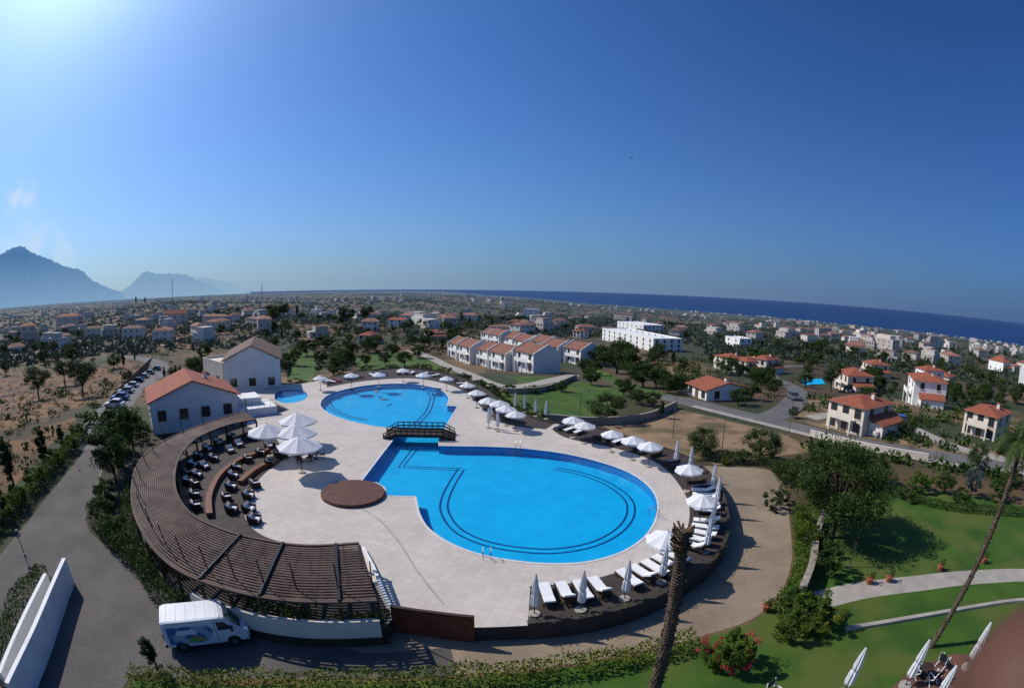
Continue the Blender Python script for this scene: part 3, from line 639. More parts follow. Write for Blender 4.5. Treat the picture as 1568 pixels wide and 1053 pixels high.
# ---------------------------------------------------------------- vegetation
def tree_mesh(name,kind,lm,nclump,per,leaf,seed):
    rg=np.random.RandomState(seed); rp=random.Random(seed); b=MB(); pts=[]; 
    if kind=='round': th,cz,rx,rz=.22,.56,.46,.40
    elif kind=='pine': th,cz,rx,rz=.4,.68,.40,.28
    elif kind=='cypress': th,cz,rx,rz=.1,.53,.12,.46
    elif kind=='bush': th,cz,rx,rz=.1,.48,.62,.46
    b.tube('trunk',[(0,0,-.03),(.01,.01,th*.5),(.0,.02,th),(.02,0,cz)],[.035,.028,.024,.008],m_bark,7)
    lob=rg.normal(size=(5,3)); lob/=np.linalg.norm(lob,axis=1)[:,None]
    for i in range(nclump):
        v=rg.normal(size=3); v/=np.linalg.norm(v); rad=rg.uniform(.35,1)**.6*(.82+.3*max(float((lob@v).max())-.3,0))
        c=np.array([v[0]*rx*rad,v[1]*rx*rad,cz+v[2]*rz*rad]); 
        if kind=='pine': c[2]+=.06*math.sin(c[0]*9+seed)
        cs=rg.uniform(.08,.17)*(.5 if kind=='cypress' else 1)
        if kind in('round','pine') and i%4==0: b.tube('limbs',[(0,.01,th*rg.uniform(.6,1)),(c[0]*.5,c[1]*.5,(th+c[2])/2),tuple(c)],[.014,.009,.003],m_bark,5)
        q=rg.normal(size=(per,3)); q/=np.linalg.norm(q,axis=1)[:,None]; q*=(rg.rand(per,1)**.45)*cs; q[:,2]*=.75; pts.append(q+c)
    C=np.concatenate(pts); C=C[C[:,2]>.02]; Vl,Ql=leafquads(C,np.full(len(C),leaf))
    tv=[];tf=[]
    for l in b.order:
        v,f,_=b.parts[l]; o=len(tv); tv+=v; tf+=[tuple(i+o for i in q) for q in f if len(q)==4]
    nT=len(tv); V=np.concatenate([np.array(tv),Vl]); Q=np.concatenate([np.array(tf),Ql+nT])
    return npmesh(name,V,Q,[m_bark,lm],[0]*len(tf)+[1]*len(Ql))
TM={'olive':[tree_mesh('olive_tree','round',m_olive,40,170,.018,s) for s in (1,2,21)],
 'tree':[tree_mesh('broadleaf_tree','round',m_leaf,40,150,.02,s) for s in (3,4,22)],
 'pine':[tree_mesh('pine_tree','pine',m_pine,30,150,.018,s) for s in (5,6)],
 'cypress':[tree_mesh('cypress_tree','cypress',m_pine,44,90,.016,7)],
 'bush':[tree_mesh('bush','bush',m_leaf,30,120,.03,8),tree_mesh('bush','bush',m_olive,26,120,.03,9)],
 'gbush':[tree_mesh('green_bush','bush',m_hedge,34,160,.028,10)],
 'ybush':[tree_mesh('yellow_bush','bush',m_yel,34,140,.028,12)],
 'fbush':[tree_mesh('flowering_bush','bush',m_flow,14,60,.022,11)],
 'big':[tree_mesh('olive_tree','round',m_leaf,120,230,.0105,13)],
 'spruce':[tree_mesh('spruce_tree','round',m_blue,30,140,.02,14)]}
NM={'olive':'olive_tree','tree':'broadleaf_tree','pine':'pine_tree','cypress':'cypress_tree','bush':'shrub','gbush':'green_shrub','ybush':'yellow_shrub','fbush':'flowering_shrub','big':'olive_tree','spruce':'spruce_tree'}
def tree(kind,x,y,hp,wide=1.0,z=None):
    p=T(x,y) if z is None else P(x,y,z); s=(p-CAM).length/790*hp
    inst(NM[kind],R.choice(TM[kind]),p,R.uniform(0,6.28),(s*wide,s*wide*R.uniform(.9,1.1),s)); keep.append((p.x,p.y,s*.3))
for a in [('big',1272,822,156,1.16),('olive',1076,698,50,1.2),('olive',1163,706,56,1.25),('tree',930,645,46,1.5),('tree',188,712,98,1.0),('tree',178,740,90,.9),('tree',205,690,60,1.1),
 ('bush',160,800,46,1),('bush',165,770,40,1),('bush',215,675,30,1.2),('bush',180,825,40,1.1),('gbush',110,690,26,1.4),('gbush',85,715,30,1.4),('gbush',55,745,34,1.3),('gbush',30,775,36,1.3),('gbush',5,800,40,1.3),('ybush',65,735,20,1.2),
 ('cypress',22,752,84,1.2),('cypress',70,715,64,1.2),('cypress',240,1022,62,1.5),('cypress',3,780,66,1.1),('cypress',96,688,40,1.2),('gbush',125,672,26,1.3),('gbush',140,650,22,1.4),
 ('pine',60,612,48,1.2),('pine',128,608,55,1.3),('pine',100,590,40,1.3),
 ('tree',945,572,58,1.2),('tree',965,580,50,1.2),('tree',985,592,44,1.4),('tree',1005,594,36,1.4),('tree',1022,602,34,1.4),('tree',1040,600,30,1.4),('tree',925,560,34,1.4),('tree',955,606,30,1.4),('olive',975,618,26,1.5),('tree',1000,622,24,1.4),('tree',905,590,28,1.3),('tree',1130,620,28,1.5),('tree',1150,612,28,1.3),('olive',1388,668,28,1.2),
 ('gbush',1405,752,32,1.3),('tree',1445,756,34,1.2),('spruce',1485,762,50,.8),('olive',1495,722,42,1.2),('bush',1560,745,36,1.3),('bush',1530,765,36,1.3),('bush',1470,770,26,1.2),('bush',1390,765,26,1.2),
 ('ybush',1235,840,48,.7),('ybush',1228,800,34,.8),('bush',1262,880,60,.8),('bush',1245,850,50,.8),('gbush',1235,955,60,1.1),('gbush',1205,975,50,1.1),('bush',1215,930,40,1),('ybush',1260,965,46,1.1),('olive',1215,960,40,1),
 ('gbush',1120,1020,76,.9),('gbush',1090,1020,40,1),('fbush',1118,1020,70,1.05),('fbush',1085,1004,44,1),
 ('pine',530,500,34,1.2),('pine',560,498,32,1.1),('tree',420,490,26,1.3),('cypress',208,466,13,1),('cypress',222,466,12,1),('cypress',455,485,20,1),('pine',435,490,28,1),('tree',655,520,18,1.3),
 ('olive',490,560,26,1.2),('olive',520,555,26,1.1),('tree',620,560,26,1.2),('olive',590,560,24,1),('tree',540,545,24,1.2),('tree',500,535,24,1.2),('olive',655,575,20,1),('tree',575,535,24,1.2),('olive',860,600,20,1.2),('tree',910,575,26,1.2),('olive',895,570,24,1.2),('tree',470,545,30,1.3),('tree',450,560,28,1.2),('tree',600,545,22,1.3),('tree',560,560,20,1.3),('tree',640,548,22,1.3),('olive',510,575,18,1.3),
 ('bush',780,600,14,1.6),('bush',815,602,14,1.6),('bush',850,598,12,1.8),('bush',710,585,16,1.6),('bush',735,593,14,1.6),('bush',745,600,16,1.8),('bush',765,606,14,1.8),('bush',800,625,12,2),('bush',830,640,14,2),
 ('bush',455,592,14,2),('olive',378,598,24,.8),('bush',600,566,10,2),('bush',560,568,10,2),('bush',520,572,11,2),('bush',640,566,11,2),('bush',680,572,12,2),
 ('tree',1330,622,34,1.2),('tree',1345,600,28,1.2),('olive',1215,640,20,1.2),('tree',1250,560,22,1.2),('tree',1185,605,28,1.2),('cypress',1012,640,30,1.3),('cypress',1030,560,26,1.2),
 ('bush',1180,780,34,.9),('bush',1195,770,30,.8),('ybush',1110,712,16,.9),('bush',1135,708,22,1.2),('bush',1200,735,34,1.4),('olive',1225,745,50,1.2),('olive',1330,740,54,1.2)]:
    tree(*a)
gro=[(math.radians(R.uniform(-70,72)),math.exp(R.uniform(math.log(130),math.log(620)))) for _ in range(115)]
for a0,q0 in gro:
    kk=R.choice([['tree','olive'],['pine','tree'],['olive','bush'],['bush','tree'],['cypress','pine'],['tree','bush','olive']]); sp_=8+q0*.05
    lf_=(a0<-.72 and q0<230)
    if lf_: kk=['cypress','bush']
    for _ in range(3 if lf_ else R.randint(4,13)):
        x=q0*math.sin(a0)+R.gauss(0,sp_); y=q0*math.cos(a0)+R.gauss(0,sp_); r=math.hypot(x,y); az=math.atan2(x,y)
        if r<118 or (r<150 and -.35<az<.45): continue
        if any((x-a)**2+(y-b_)**2<(c+2)**2 for a,b_,c in keep) or any((x-a)**2+(y-b_)**2<(c+.5)**2 for a,b_,c in AV) or any(inpoly(v,x,y) for v in AVP): continue
        k=R.choice(kk); s=R.uniform(2.6,7)*(.5 if k=='bush' else 1); wd=R.uniform(1.0,1.5) if k!='cypress' else 1
        inst(NM[k],R.choice(TM[k]),(x,y,float(hgt(x,y))),R.uniform(0,6.28),(s*wd,s*wd*R.uniform(.8,1.1),s))
def mass(name,n,rlo,rhi,smin,smax,per,lf,m,thr,zs=.8,grow=2500,rules=None,ph=0):
    az=np.radians(NR.uniform(-80,80,n)); r=np.exp(NR.uniform(math.log(rlo),math.log(rhi),n)); Rc=np.interp(az,TA,TR)
    cl=np.sin(r*np.sin(az)/60+ph)+np.sin(r*np.cos(az)/75+1+ph)+.8*np.sin(r*np.sin(az)/17-ph)*np.sin(r*np.cos(az)/21)+NR.normal(size=n)*.7
    ok=(r<Rc*.975)&(cl>thr)
    if rules is not None: ok&=rules(az,r)
    az=az[ok];r=r[ok]; x=r*np.sin(az);y=r*np.cos(az); d2=np.ones(len(x),bool)
    for a,b_,c in keep: d2&=((x-a)**2+(y-b_)**2)>(c*.7+1)**2
    for a,b_,c in AV: d2&=((x-a)**2+(y-b_)**2)>(c)**2
    for i in np.nonzero(d2&(r<260))[0]:
        if any(inpoly(v,x[i],y[i]) for v in AVP): d2[i]=False
    x=x[d2];y=y[d2];r=r[d2]; z=hgt(x,y); n=len(x); s=NR.uniform(smin,smax,n)*(1+r/grow)
    u=NR.normal(size=(n,per,3)); u/=np.linalg.norm(u,axis=2)[...,None]; u*=NR.rand(n,per,1)**.4; u*=s[:,None,None]*np.array([1.15,1.15,zs]); u[...,2]=np.abs(u[...,2]+s[:,None]*.4)
    C=(u+np.stack([x,y,z],-1)[:,None,:]).reshape(-1,3); V,Q=leafquads(C,np.repeat(s*lf,per),.8)
    link(bpy.data.objects.new(name,npmesh(name,V,Q,[m])))
clear=lambda az,r:(r>165)|(az<-.72)|((az>.62)&(r>62))|((az>.3)&(r>95))
clear2=lambda az,r:((r>165)|((az>.62)&(r>62))|((az>.3)&(r>95)))&((az>-.6)|(r>240)|(NR.rand(len(az))<.22))|((az<-.72)&(NR.rand(len(az))<.14))
mass('distant_trees',36000,230,9000,.9,2.5,22,.36,m_ltree,-1.0)
mass('valley_scrub',15000,60,460,.35,1.4,24,.25,m_leaf,-.35,.7,900,clear2,2)
mass('dry_scrub',8000,55,380,.2,.65,20,.25,m_drysc,-.6,.7,900,clear,4)
# distant town in clusters
VV=[];QQ=[];MI=[];o=0
cl=[(math.radians(R.uniform(-78,76)),math.exp(R.uniform(math.log(320),math.log(6000)))) for i in range(112)]
cand=[]
for a,q in cl:
    for _ in range(R.randint(2,9)):
        s_=25+q*.04; x=q*math.sin(a)+R.gauss(0,s_*1.3); y=q*math.cos(a)+R.gauss(0,s_*1.3); cand.append((math.atan2(x,y),math.hypot(x,y)))
for _ in range(110): cand.append((math.radians(R.uniform(-78,76)),math.exp(R.uniform(math.log(280),math.log(5500)))))
for _ in range(100):
    a=math.radians(R.uniform(22,74)); cand.append((a,float(np.interp(a,TA,TR))*R.uniform(.84,.955)))
for a,q in cand:
    rc=float(np.interp(a,TA,TR))
    if q>rc*.96 or q<240: continue
    x,y=q*math.sin(a),q*math.cos(a)
    if any((x-c)**2+(y-d)**2<(e+6)**2 for c,d,e in keep): continue
    w,dp,h=R.uniform(8,15),R.uniform(7,11),R.choice([3.3,5.5,6,6.4]); w*=1+q/12000
    if R.random()<.05: w*=2; h*=1.5
    yw=R.uniform(0,6.28); cz=float(hgt(x,y)); ca,sa=math.cos(yw),math.sin(yw)
    def tf(p): return (x+p[0]*ca-p[1]*sa,y+p[0]*sa+p[1]*ca,cz+p[2])
    v=[(sx*w/2,sy*dp/2,zz) for zz in (-2,h) for sx,sy in ((-1,-1),(1,-1),(1,1),(-1,1))]
    f=[(0,1,5,4),(1,2,6,5),(2,3,7,6),(3,0,4,7),(4,5,6,7)]; mi=[0]*5
    if R.random()<.4:
        b0=len(v); hx=w*R.uniform(.25,.4); o_=R.uniform(-.1,.1)*w; v+=[(o_+sx*hx,sy*dp*.42,zz) for zz in (h,h+2.6) for sx,sy in ((-1,-1),(1,-1),(1,1),(-1,1))]; f+=[tuple(b0+i for i in g) for g in ((0,1,5,4),(1,2,6,5),(2,3,7,6),(3,0,4,7),(4,5,6,7))]; mi+=[0]*4+[R.choice([0,1])]
    elif R.random()<.9:
        e=.5; rt=R.uniform(1.2,2); k=w*.25; b0=len(v); v+=[(-w/2-e,-dp/2-e,h+.05),(w/2+e,-dp/2-e,h+.05),(w/2+e,dp/2+e,h+.05),(-w/2-e,dp/2+e,h+.05),(-k,0,h+rt),(k,0,h+rt)]
        f+=[(b0,b0+1,b0+5,b0+4),(b0+1,b0+2,b0+5,b0+5),(b0+2,b0+3,b0+4,b0+5),(b0+3,b0,b0+4,b0+4)]; mi+=[1]*4
    if q<1500:
        for fl in range(int(h/3)):
            for s_ in (-1,1):
                for t in (-.3,0,.3):
                    b0=len(v); yy=s_*(dp/2+.04); v+=[(t*w-.6,yy,fl*3+1),(t*w+.6,yy,fl*3+1),(t*w+.6,yy,fl*3+2.3),(t*w-.6,yy,fl*3+2.3)]; f.append((b0,b0+1,b0+2,b0+3)); mi.append(2)
                for t in (-.25,.25):
                    b0=len(v); xx=s_*(w/2+.04); v+=[(xx,t*dp-.5,fl*3+1),(xx,t*dp+.5,fl*3+1),(xx,t*dp+.5,fl*3+2.3),(xx,t*dp-.5,fl*3+2.3)]; f.append((b0,b0+1,b0+2,b0+3)); mi.append(2)
    VV+=[tf(p) for p in v]; QQ+=[tuple(i+o for i in dict.fromkeys(g)) for g in f]; MI+=mi; o+=len(v)
me=bpy.data.meshes.new('distant_town'); me.from_pydata(VV,[],QQ)
for m in (m_dw,m_dr,m_dg): me.materials.append(m)
me.polygons.foreach_set('material_index',MI); me.update(); link(bpy.data.objects.new('distant_town',me))
# hedges
def hedge(name,pts,w,h,z0,lm,dens=90,leaf=.085):
    q=resample(pts,.25); nn=normals2(q); C=[]
    for p,n_ in zip(q,nn):
        hv_=h*(1+.16*math.sin(p.x*.9+p.y*1.3)+.1*math.sin(p.x*2.7))
        for _ in range(int(dens*.25*(w+2*h))):
            u_=R.uniform(-.5,.5); v_=R.uniform(0,1)
            e=R.random()
            if e<.55: v_=1+R.gauss(0,.06)
            elif e<.9: u_=math.copysign(.5,u_)+R.gauss(0,.06)
            c=Vector(p)+n_*(u_*w); C.append((c.x+R.gauss(0,.08),c.y+R.gauss(0,.08),z0+max(v_*hv_,.02)))
    V,Q=leafquads(C,np.full(len(C),leaf)); link(bpy.data.objects.new(name,npmesh(name,V,Q,[lm])))
hedge('box_hedge',path([(205,1044),(400,1052),(560,1052),(700,1044),(850,1030),(1000,1003),(1060,988)]),1.1,.8,-1,m_yel)
hedge('terrace_hedge',path([(245,880),(300,904),(350,920),(395,938)]),.9,1.1,-1,m_leaf)
hedge('terrace_hedge',path([(395,945),(450,962),(540,972),(600,974)]),1.3,1.2,-1,m_leaf)
hedge('roadside_hedge',path([(150,800),(190,845),(245,885)]),1.6,1.5,-1,m_leaf)
hedge('terrace_hedge',offp([Vector((p.x,p.y,0)) for p in Pout[14:50]],-.8),1.2,1.45,-1,m_leaf,70)
hedge('driveway_hedge',path([(-60,850),(0,812),(50,760),(95,708),(128,672)]),1.6,1.4,-1,m_hedge)
hedge('garden_hedge',path([(1222,790),(1225,830),(1226,870),(1210,915),(1180,942)]),1.0,.9,-1,m_hedge)
hedge('garden_hedge',path([(1340,748),(1400,768),(1470,782),(1568,790),(1640,800)]),1.0,.7,-1,m_leaf)
hedge('terrace_planting',[Vector(p) for p in ring[100:]],.3,.28,.1,m_leaf,14)
hedge('terrace_planting',offp([Vector(p) for p in ring[20:68]],.9),1.2,.9,-1,m_leaf,30,.14)
hedge('promenade_edge_planting',path([(1060,700),(1110,706),(1180,712),(1210,745)]),1.8,.9,-1,m_leaf)
hedge('wall_planting',path([(-10,1060),(10,990),(40,920),(68,880)]),1.2,1.0,-1,m_leaf)
def bwall(name,px,w,h,m,**k): return wall(name,path(px,-1,**k),w,-1.1,-1+h,m)
bwall('white_boundary_wall',[(40,1090),(75,1000),(108,905),(112,893)],.32,2.0,m_white)
bwall('white_boundary_wall',[(18,1060),(45,985),(80,905)],.3,1.4,m_white)
bwall('garden_stone_wall',[(1258,800),(1246,835),(1238,880),(1222,920)],.5,1.2,m_stone)
wall('roadside_stone_wall',path([(750,597),(790,603),(845,596),(882,580)],terr=True,n=8),.4,-.3,1.0,m_stone,drape=True)
wall('field_stone_wall',path([(840,645),(900,650),(960,648),(1000,640),(1035,624)],terr=True,n=8),.4,-.3,1.1,m_stone,drape=True)
wall('villa_garden_wall',path([(1240,668),(1330,690),(1420,706)],terr=True,n=8),.3,-.3,1.0,m_cream,drape=True)
# palms
def palm(px0,top,rad,fr):
    base=P(*px0,-1); tp=above(base,*top); b=MB(); pts=[];rs=[]
    for i in range(15):
        t=i/14; q=base.lerp(tp,t); q.x+=.15*math.sin(t*3.1); pts.append(q); rs.append(rad*(1.15-.3*t+(.08 if i%2 else 0)))
    b.tube('trunk',pts,rs,m_palm,12)
    for i in range(180):
        t=R.random()**.7; q=base.lerp(tp,t); q.x+=.15*math.sin(t*3.1); a=R.uniform(0,6.28); rr_=rad*(1.1-.3*t)
        d=Vector((math.cos(a),math.sin(a),0)); b.beam('leaf_bases',q+d*rr_*.8,q+d*(rr_+.07)+Vector((0,0,.14)),.09,.03,m_palm)
    for i in range(fr):
        a=6.28*i/fr+R.uniform(-.2,.2); el=R.uniform(-.3,1.1); Lf=R.uniform(1.9,2.6); prev=tp; n_=14
        for k in range(n_):
            e=el-1.5*(k/n_)**1.3; dirv=Vector((math.cos(a)*math.cos(e),math.sin(a)*math.cos(e),math.sin(e))); cur=prev+dirv*Lf/n_
            b.beam('fronds',prev,cur,.04,.03,m_hedge); side=Vector((-math.sin(a),math.cos(a),0)); wl=.5*math.sin(math.pi*(k+1)/(n_+1.5))+.05
            for s_ in (-1,1):
                for jj in (0,.35,.7):
                    q=prev.lerp(cur,jj); tipp=q+side*s_*wl+dirv*.25+Vector((0,0,-.18)); b.add('leaflets',[q,q+dirv*.05,tipp],[(0,1,2)],m_olive)
            prev=cur
    if fr==0:
        for i in range(90):
            a=R.uniform(0,6.28); d=Vector((math.cos(a),math.sin(a),0)); q=tp+Vector((0,0,R.uniform(-.9,.05)))
            b.beam('dead_frond_stubs',q+d*rad*.5,q+d*(rad+.14)+Vector((0,0,R.uniform(.1,.35))),.07,.03,m_dryleaf)
    b.build('palm_tree' if fr else 'bare_palm_trunk',single=False)
palm((985,1105),(1046,812),.25,0)
palm((1425,990),(1566,672),.16,30)
def lamp(x0,y0,x1,y1,z=None,arm=True,r=.06):
    base=P(x0,y0,z) if z is not None else T(x0,y0); tp=above(base,x1,y1); tp=Vector((base.x,base.y,tp.z)); b=MB()
    b.tube('pole',[base,tp],[r,r*.6],m_metal,8); b.tube('foot',[base,base+Vector((0,0,.15))],[r*2.2,r*2.2],m_conc,8)
    if arm: b.tube('arm',[tp,tp+Vector((.3,-.2,.12)),tp+Vector((.8,-.5,.12))],r*.5,m_metal,6); b.box('lamp_head',tp+Vector((.95,-.6,.1)),(.5,.22,.12),m_metal)
    else: b.tube('lantern',[tp,tp+Vector((0,0,.3)),tp+Vector((0,0,.36))],[.1,.2,.04],m_black,8)
    b.build('street_lamp',single=False)
for a in [(1030,670,1032,598),(1207,668,1210,608),(1430,712,1440,662),(888,636,888,598),(483,590,484,560),(1105,690,1108,640)]: lamp(*a)
lamp(1300,868,1310,828,-1,False); lamp(38,850,22,818,-1,False)
def mast(x,y,yt):
    base=T(x,y); tp=above(base,x,yt); b=MB(); r=base.length/2600
    b.tube('mast',[base,tp],[r*1.6,r*.8],m_black,6)
    for t in (.6,.8): q=base.lerp(tp,t); b.beam('antennas',q-Vector((r*4,0,0)),q+Vector((r*4,0,0)),r,r*3,m_black)
    b.build('radio_mast')
mast(264,466,426); mast(401,462,432); mast(378,462,446)
b=MB(); b.tube('pot',[(0,0,0),(0,0,.35),(0,0,.4)],[.16,.25,.27],m_terra,12); Vp,Qp=leafquads(NR.normal(size=(60,3))*.14+np.array([0,0,.55]),np.full(60,.07)); b.add('plant',Vp,[tuple(q) for q in Qp],m_leaf); me_pot=b._mesh('flower_pot',b.order)
for x,y in [(1330,893),(1360,890),(1438,873),(1505,862),(1172,935)]: inst('flower_pot',me_pot,P(x,y,-1),0,1.2)
# ---------------------------------------------------------------- vehicles
def wheels(b,xs,w,r):
    for x in xs:
        for s_ in (-1,1):
            b.tube('wheels',[(x,s_*(w/2-.2),r),(x,s_*(w/2+.01),r)],[r,r],m_tire,16); b.tube('hubs',[(x,s_*(w/2),r),(x,s_*(w/2+.025),r)],[r*.55,r*.5],m_metal,10)
            b.tube('arches',[(x,s_*(w/2-.3),r+.02),(x,s_*(w/2+.004),r+.02)],[r*1.2,r*1.2],m_black,16)
def car_mesh(pm):
    b=MB(); w=1.72
    b.prism('body',[(-2.05,.3),(-2.1,.6),(-2.0,.88),(-1.2,.95),(.9,.92),(1.9,.78),(2.08,.6),(2.08,.3)],-w/2,w/2,pm,inset=.04,b=.1)
    b.prism('cabin',[(-1.65,.9),(-1.25,1.36),(-.2,1.43),(.35,1.36),(1.05,.9)],-w/2+.08,w/2-.08,m_glass,inset=.1,b=.16)
    b.prism('roof',[(-1.3,1.37),(-1.2,1.43),(-.2,1.49),(.35,1.42),(.4,1.36)],-w/2+.2,w/2-.2,pm)
    for s_ in (-1,1):
        b.box('mirrors',(.75,s_*(w/2+.06),.98),(.12,.16,.12),pm); b.box('headlights',(2.0,s_*.6,.68),(.12,.32,.14),m_cush); b.box('tail_lights',(-2.06,s_*.62,.75),(.08,.28,.16),m_cushr)
        b.beam('pillars',(-.15,s_*(w/2-.12),.92),(-.2,s_*(w/2-.2),1.42),.06,.08,pm)
    wheels(b,(-1.3,1.3),w,.31); return b._mesh('parked_car',b.order)
cols=[mat('car_paint_%d'%i,c,None,.5,.3,spec=.6) for i,c in enumerate([(.45,.45,.45),(.03,.05,.12),(.65,.65,.65),(.03,.03,.03),(.12,.13,.15),(.05,.12,.3)])]
cms=[car_mesh(c) for c in cols]
for i,(x,y) in enumerate([(176,624),(184,613),(193,603),(202,594),(211,586),(220,579),(229,573),(239,567)]):
    p=T(x,y); d=T(x+8,y-9)-p; inst('parked_car',cms[[2,5,0,2,1,2,0,4][i]],(p.x,p.y,float(hgt(p.x,p.y))+.06),math.atan2(d.y,d.x)+1.3,1.0)
for x,y in [(1300,600),(1215,612),(690,590),(1380,650),(1350,668)]:
    p=T(x,y); inst('parked_car',R.choice(cms),(p.x,p.y,p.z+.1),R.uniform(0,6))
m_vblue=mat('van_blue_graphics',(.03,.13,.30),(.30,.42,.5),1.3,.4,lo=.45,hi=.55); m_vw=mat('van_white_paint',(.72,.73,.74),None,.5,.35,spec=.5); m_vor=mat('van_orange_graphics',(.6,.22,.05),(.1,.35,.1),2,.4)
b=MB(); w=1.75
b.prism('body',[(-2.35,.35),(-2.4,.8),(-2.36,1.3),(-2.28,1.9),(-2.1,1.98),(1.0,1.98),(1.25,1.9),(1.95,1.15),(2.25,1.0),(2.36,.75),(2.36,.35)],-w/2,w/2,m_vw,inset=.05,b=.12)
for s_ in (-1,1):
    y=s_*(w/2+.006)
    def pan(l,pts,m,yy=y): b.prism(l,pts,yy-.004,yy+.004,m)
    pan('side_graphics',[(-2.1,.55),(-2.05,1.62),(.3,1.62),(.5,1.2),(.3,.75),(-.3,.55)],m_vblue)
    pan('side_lettering',[(-1.6,1.1),(-1.5,1.4),(-.6,1.45),(-.4,1.15)],m_vw,y+s_*.01); pan('side_picture',[(-1.1,.65),(-.8,1.0),(-.2,.95),(.1,.65)],m_vor,y+s_*.01)
    pan('front_window',[(.75,1.2),(.75,1.72),(1.15,1.7),(1.62,1.2)],m_glass); pan('door_line',[(.62,.5),(.62,1.8),(.65,1.8),(.65,.5)],m_black)
    b.box('mirrors',(1.5,s_*(w/2+.12),1.3),(.12,.2,.26),m_black); b.box('headlights',(2.28,s_*.62,.85),(.16,.34,.2),m_cush); b.box('tail_lights',(-2.37,s_*.72,1.0),(.06,.14,.4),m_cushr)
b.add('windscreen',[(1.26,-.7,1.86),(1.26,.7,1.86),(1.99,.74,1.15),(1.99,-.74,1.15)],[(0,3,2,1)],m_glass,Matrix.Translation((.015,0,.02)))
b.box('bumper',(2.33,0,.45),(.16,1.66,.24),m_black); b.box('rear_bumper',(-2.38,0,.45),(.14,1.66,.2),m_black); b.box('grille',(2.34,0,.75),(.06,.8,.12),m_black)
for i in range(6): b.box('roof_ribs',(-1.9+i*.55,0,1.985),(.05,1.4,.02),m_vw)
wheels(b,(-1.45,1.45),w,.33)
p0=P(260,999,-.97);p1=P(388,984,-.97); d=p1-p0; ya=math.atan2(d.y,d.x); cen=(p0+p1)/2+Vector((-math.sin(ya),math.cos(ya),0))*w/2
b.build('delivery_van',(cen.x,cen.y,-.97),ya,single=False,scale=min(max(d.length/4.75,.8),1.25))
# ---------------------------------------------------------------- bird
b=MB(); b.tube('body',[(-.3,0,0),(-.1,0,.02),(.15,0,.02),(.3,0,.03)],[.02,.08,.07,.02],m_black,8)
for s_ in (-1,1): b.add('wings',[(.1,0,.03),(.02,s_*.35,.16),(-.12,s_*.75,.1),(-.12,s_*.3,.1),(-.12,0,.03)],[(0,1,2,3,4)],m_black)
b.build('bird',CAM+ray(967,242)*90,.6)
# ---------------------------------------------------------------- people: swimmers and the photographer's hand
m_skin=mat('skin',(.34,.17,.11),(.28,.13,.09),3,.5); m_skin2=mat('tanned_skin',(.105,.050,.036),(.080,.038,.028),3,.6,spec=.15)
def skin(name,joints,edges,root,m,loc,yaw=0,scale=1):
    me=bpy.data.meshes.new(name); me.from_pydata([j[:3] for j in joints],edges,[]); o=link(bpy.data.objects.new(name,me)); me.materials.append(m)
    md=o.modifiers.new('skin','SKIN'); md.use_smooth_shade=True
    sv=me.skin_vertices[0].data
    for i,j in enumerate(joints): sv[i].radius=(j[3],j[3]); sv[i].use_root=(i==root)
    ms_=o.modifiers.new('sub','SUBSURF'); ms_.levels=2; ms_.render_levels=2
    o.location=loc; o.rotation_euler[2]=yaw; o.scale=(scale,)*3; return o
sw=[(0,0,0,.13),(.22,0,.03,.14),(.42,0,.06,.15),(.56,0,.10,.06),(.68,0,.15,.10),(.76,0,.17,.08),(.45,.2,.05,.06),(.7,.34,.0,.045),(.95,.3,.02,.035),(.45,-.2,.05,.06),(.66,-.4,.0,.045),(.6,-.62,-.05,.035),(-.12,.1,-.02,.09),(-.5,.14,-.08,.065),(-.92,.14,-.04,.045),(-.12,-.1,-.02,.09),(-.5,-.16,-.12,.065),(-.9,-.18,-.2,.045)]
se=[(0,1),(1,2),(2,3),(3,4),(4,5),(2,6),(6,7),(7,8),(2,9),(9,10),(10,11),(0,12),(12,13),(13,14),(0,15),(15,16),(16,17)]
for x,y in [(590,611),(577,600)]: skin('swimmer',sw,se,0,m_skin,(*P(x,y,-.1).xy,-.14),R.uniform(0,6))
# hand held beside the lens: index fingertip just inside the view
tip=CAM+ray(1572,1062)*.060; a1=CAM+ray(1650,1150)*.070
dv=(a1-tip).normalized(); sd=dv.cross(fwd).normalized(); bk=dv.cross(sd).normalized()
b=MB(); K=20.0
def hp3(a,s,t): return (dv*a+sd*s+bk*t)*K
def finger(lbl,pts,rs):
    P3=[Vector(v) for v in cr([tuple(hp3(*p)) for p in pts],5)]; n=len(P3); rr2=[]
    for i in range(n):
        u=i/(n-1)*(len(rs)-1); j=min(int(u),len(rs)-2); rr2.append((rs[j]*(1-(u-j))+rs[j+1]*(u-j))*K)
    b.tube(lbl,P3,rr2,m_skin2,16)
m_nail=mat('finger_nail',(.30,.17,.14),None,3,.3)
for k,(s_,l) in enumerate(((0.0,0),(.0215,.008),(.042,.012),(.060,.028))):
    r_=.0102-.0007*k
    finger(['index_finger','middle_finger','ring_finger','little_finger'][k],[(l-r_*.98,s_,0),(l-r_*.8,s_,0),(l-r_*.35,s_,0),(l+.006,s_,0),(l+.024,s_,.002),(l+.05,s_,.0),(.1,s_*.85,0)],[.0015,r_*.6,r_*.93,r_,r_*.98,r_*1.06,r_*1.2])
    b.tube('nails',[hp3(l+.001,s_,-r_*.93),hp3(l+.009,s_,-r_*1.0)],[.005*K,.0055*K],m_nail,10)
finger('thumb',[(.055,-.045,.014),(.062,-.043,.013),(.085,-.035,.011),(.12,-.012,.005)],[.006,.0105,.0115,.016])
finger('palm',[(.085,.028,0),(.10,.029,0),(.13,.027,0),(.16,.024,0),(.18,.022,0)],[.028,.036,.038,.032,.027])
finger('forearm',[(.17,.022,0),(.22,.02,0),(.32,.015,0)],[.027,.028,.036])
o=b.build('photographer_hand',tip,0,single=False,scale=1/K)
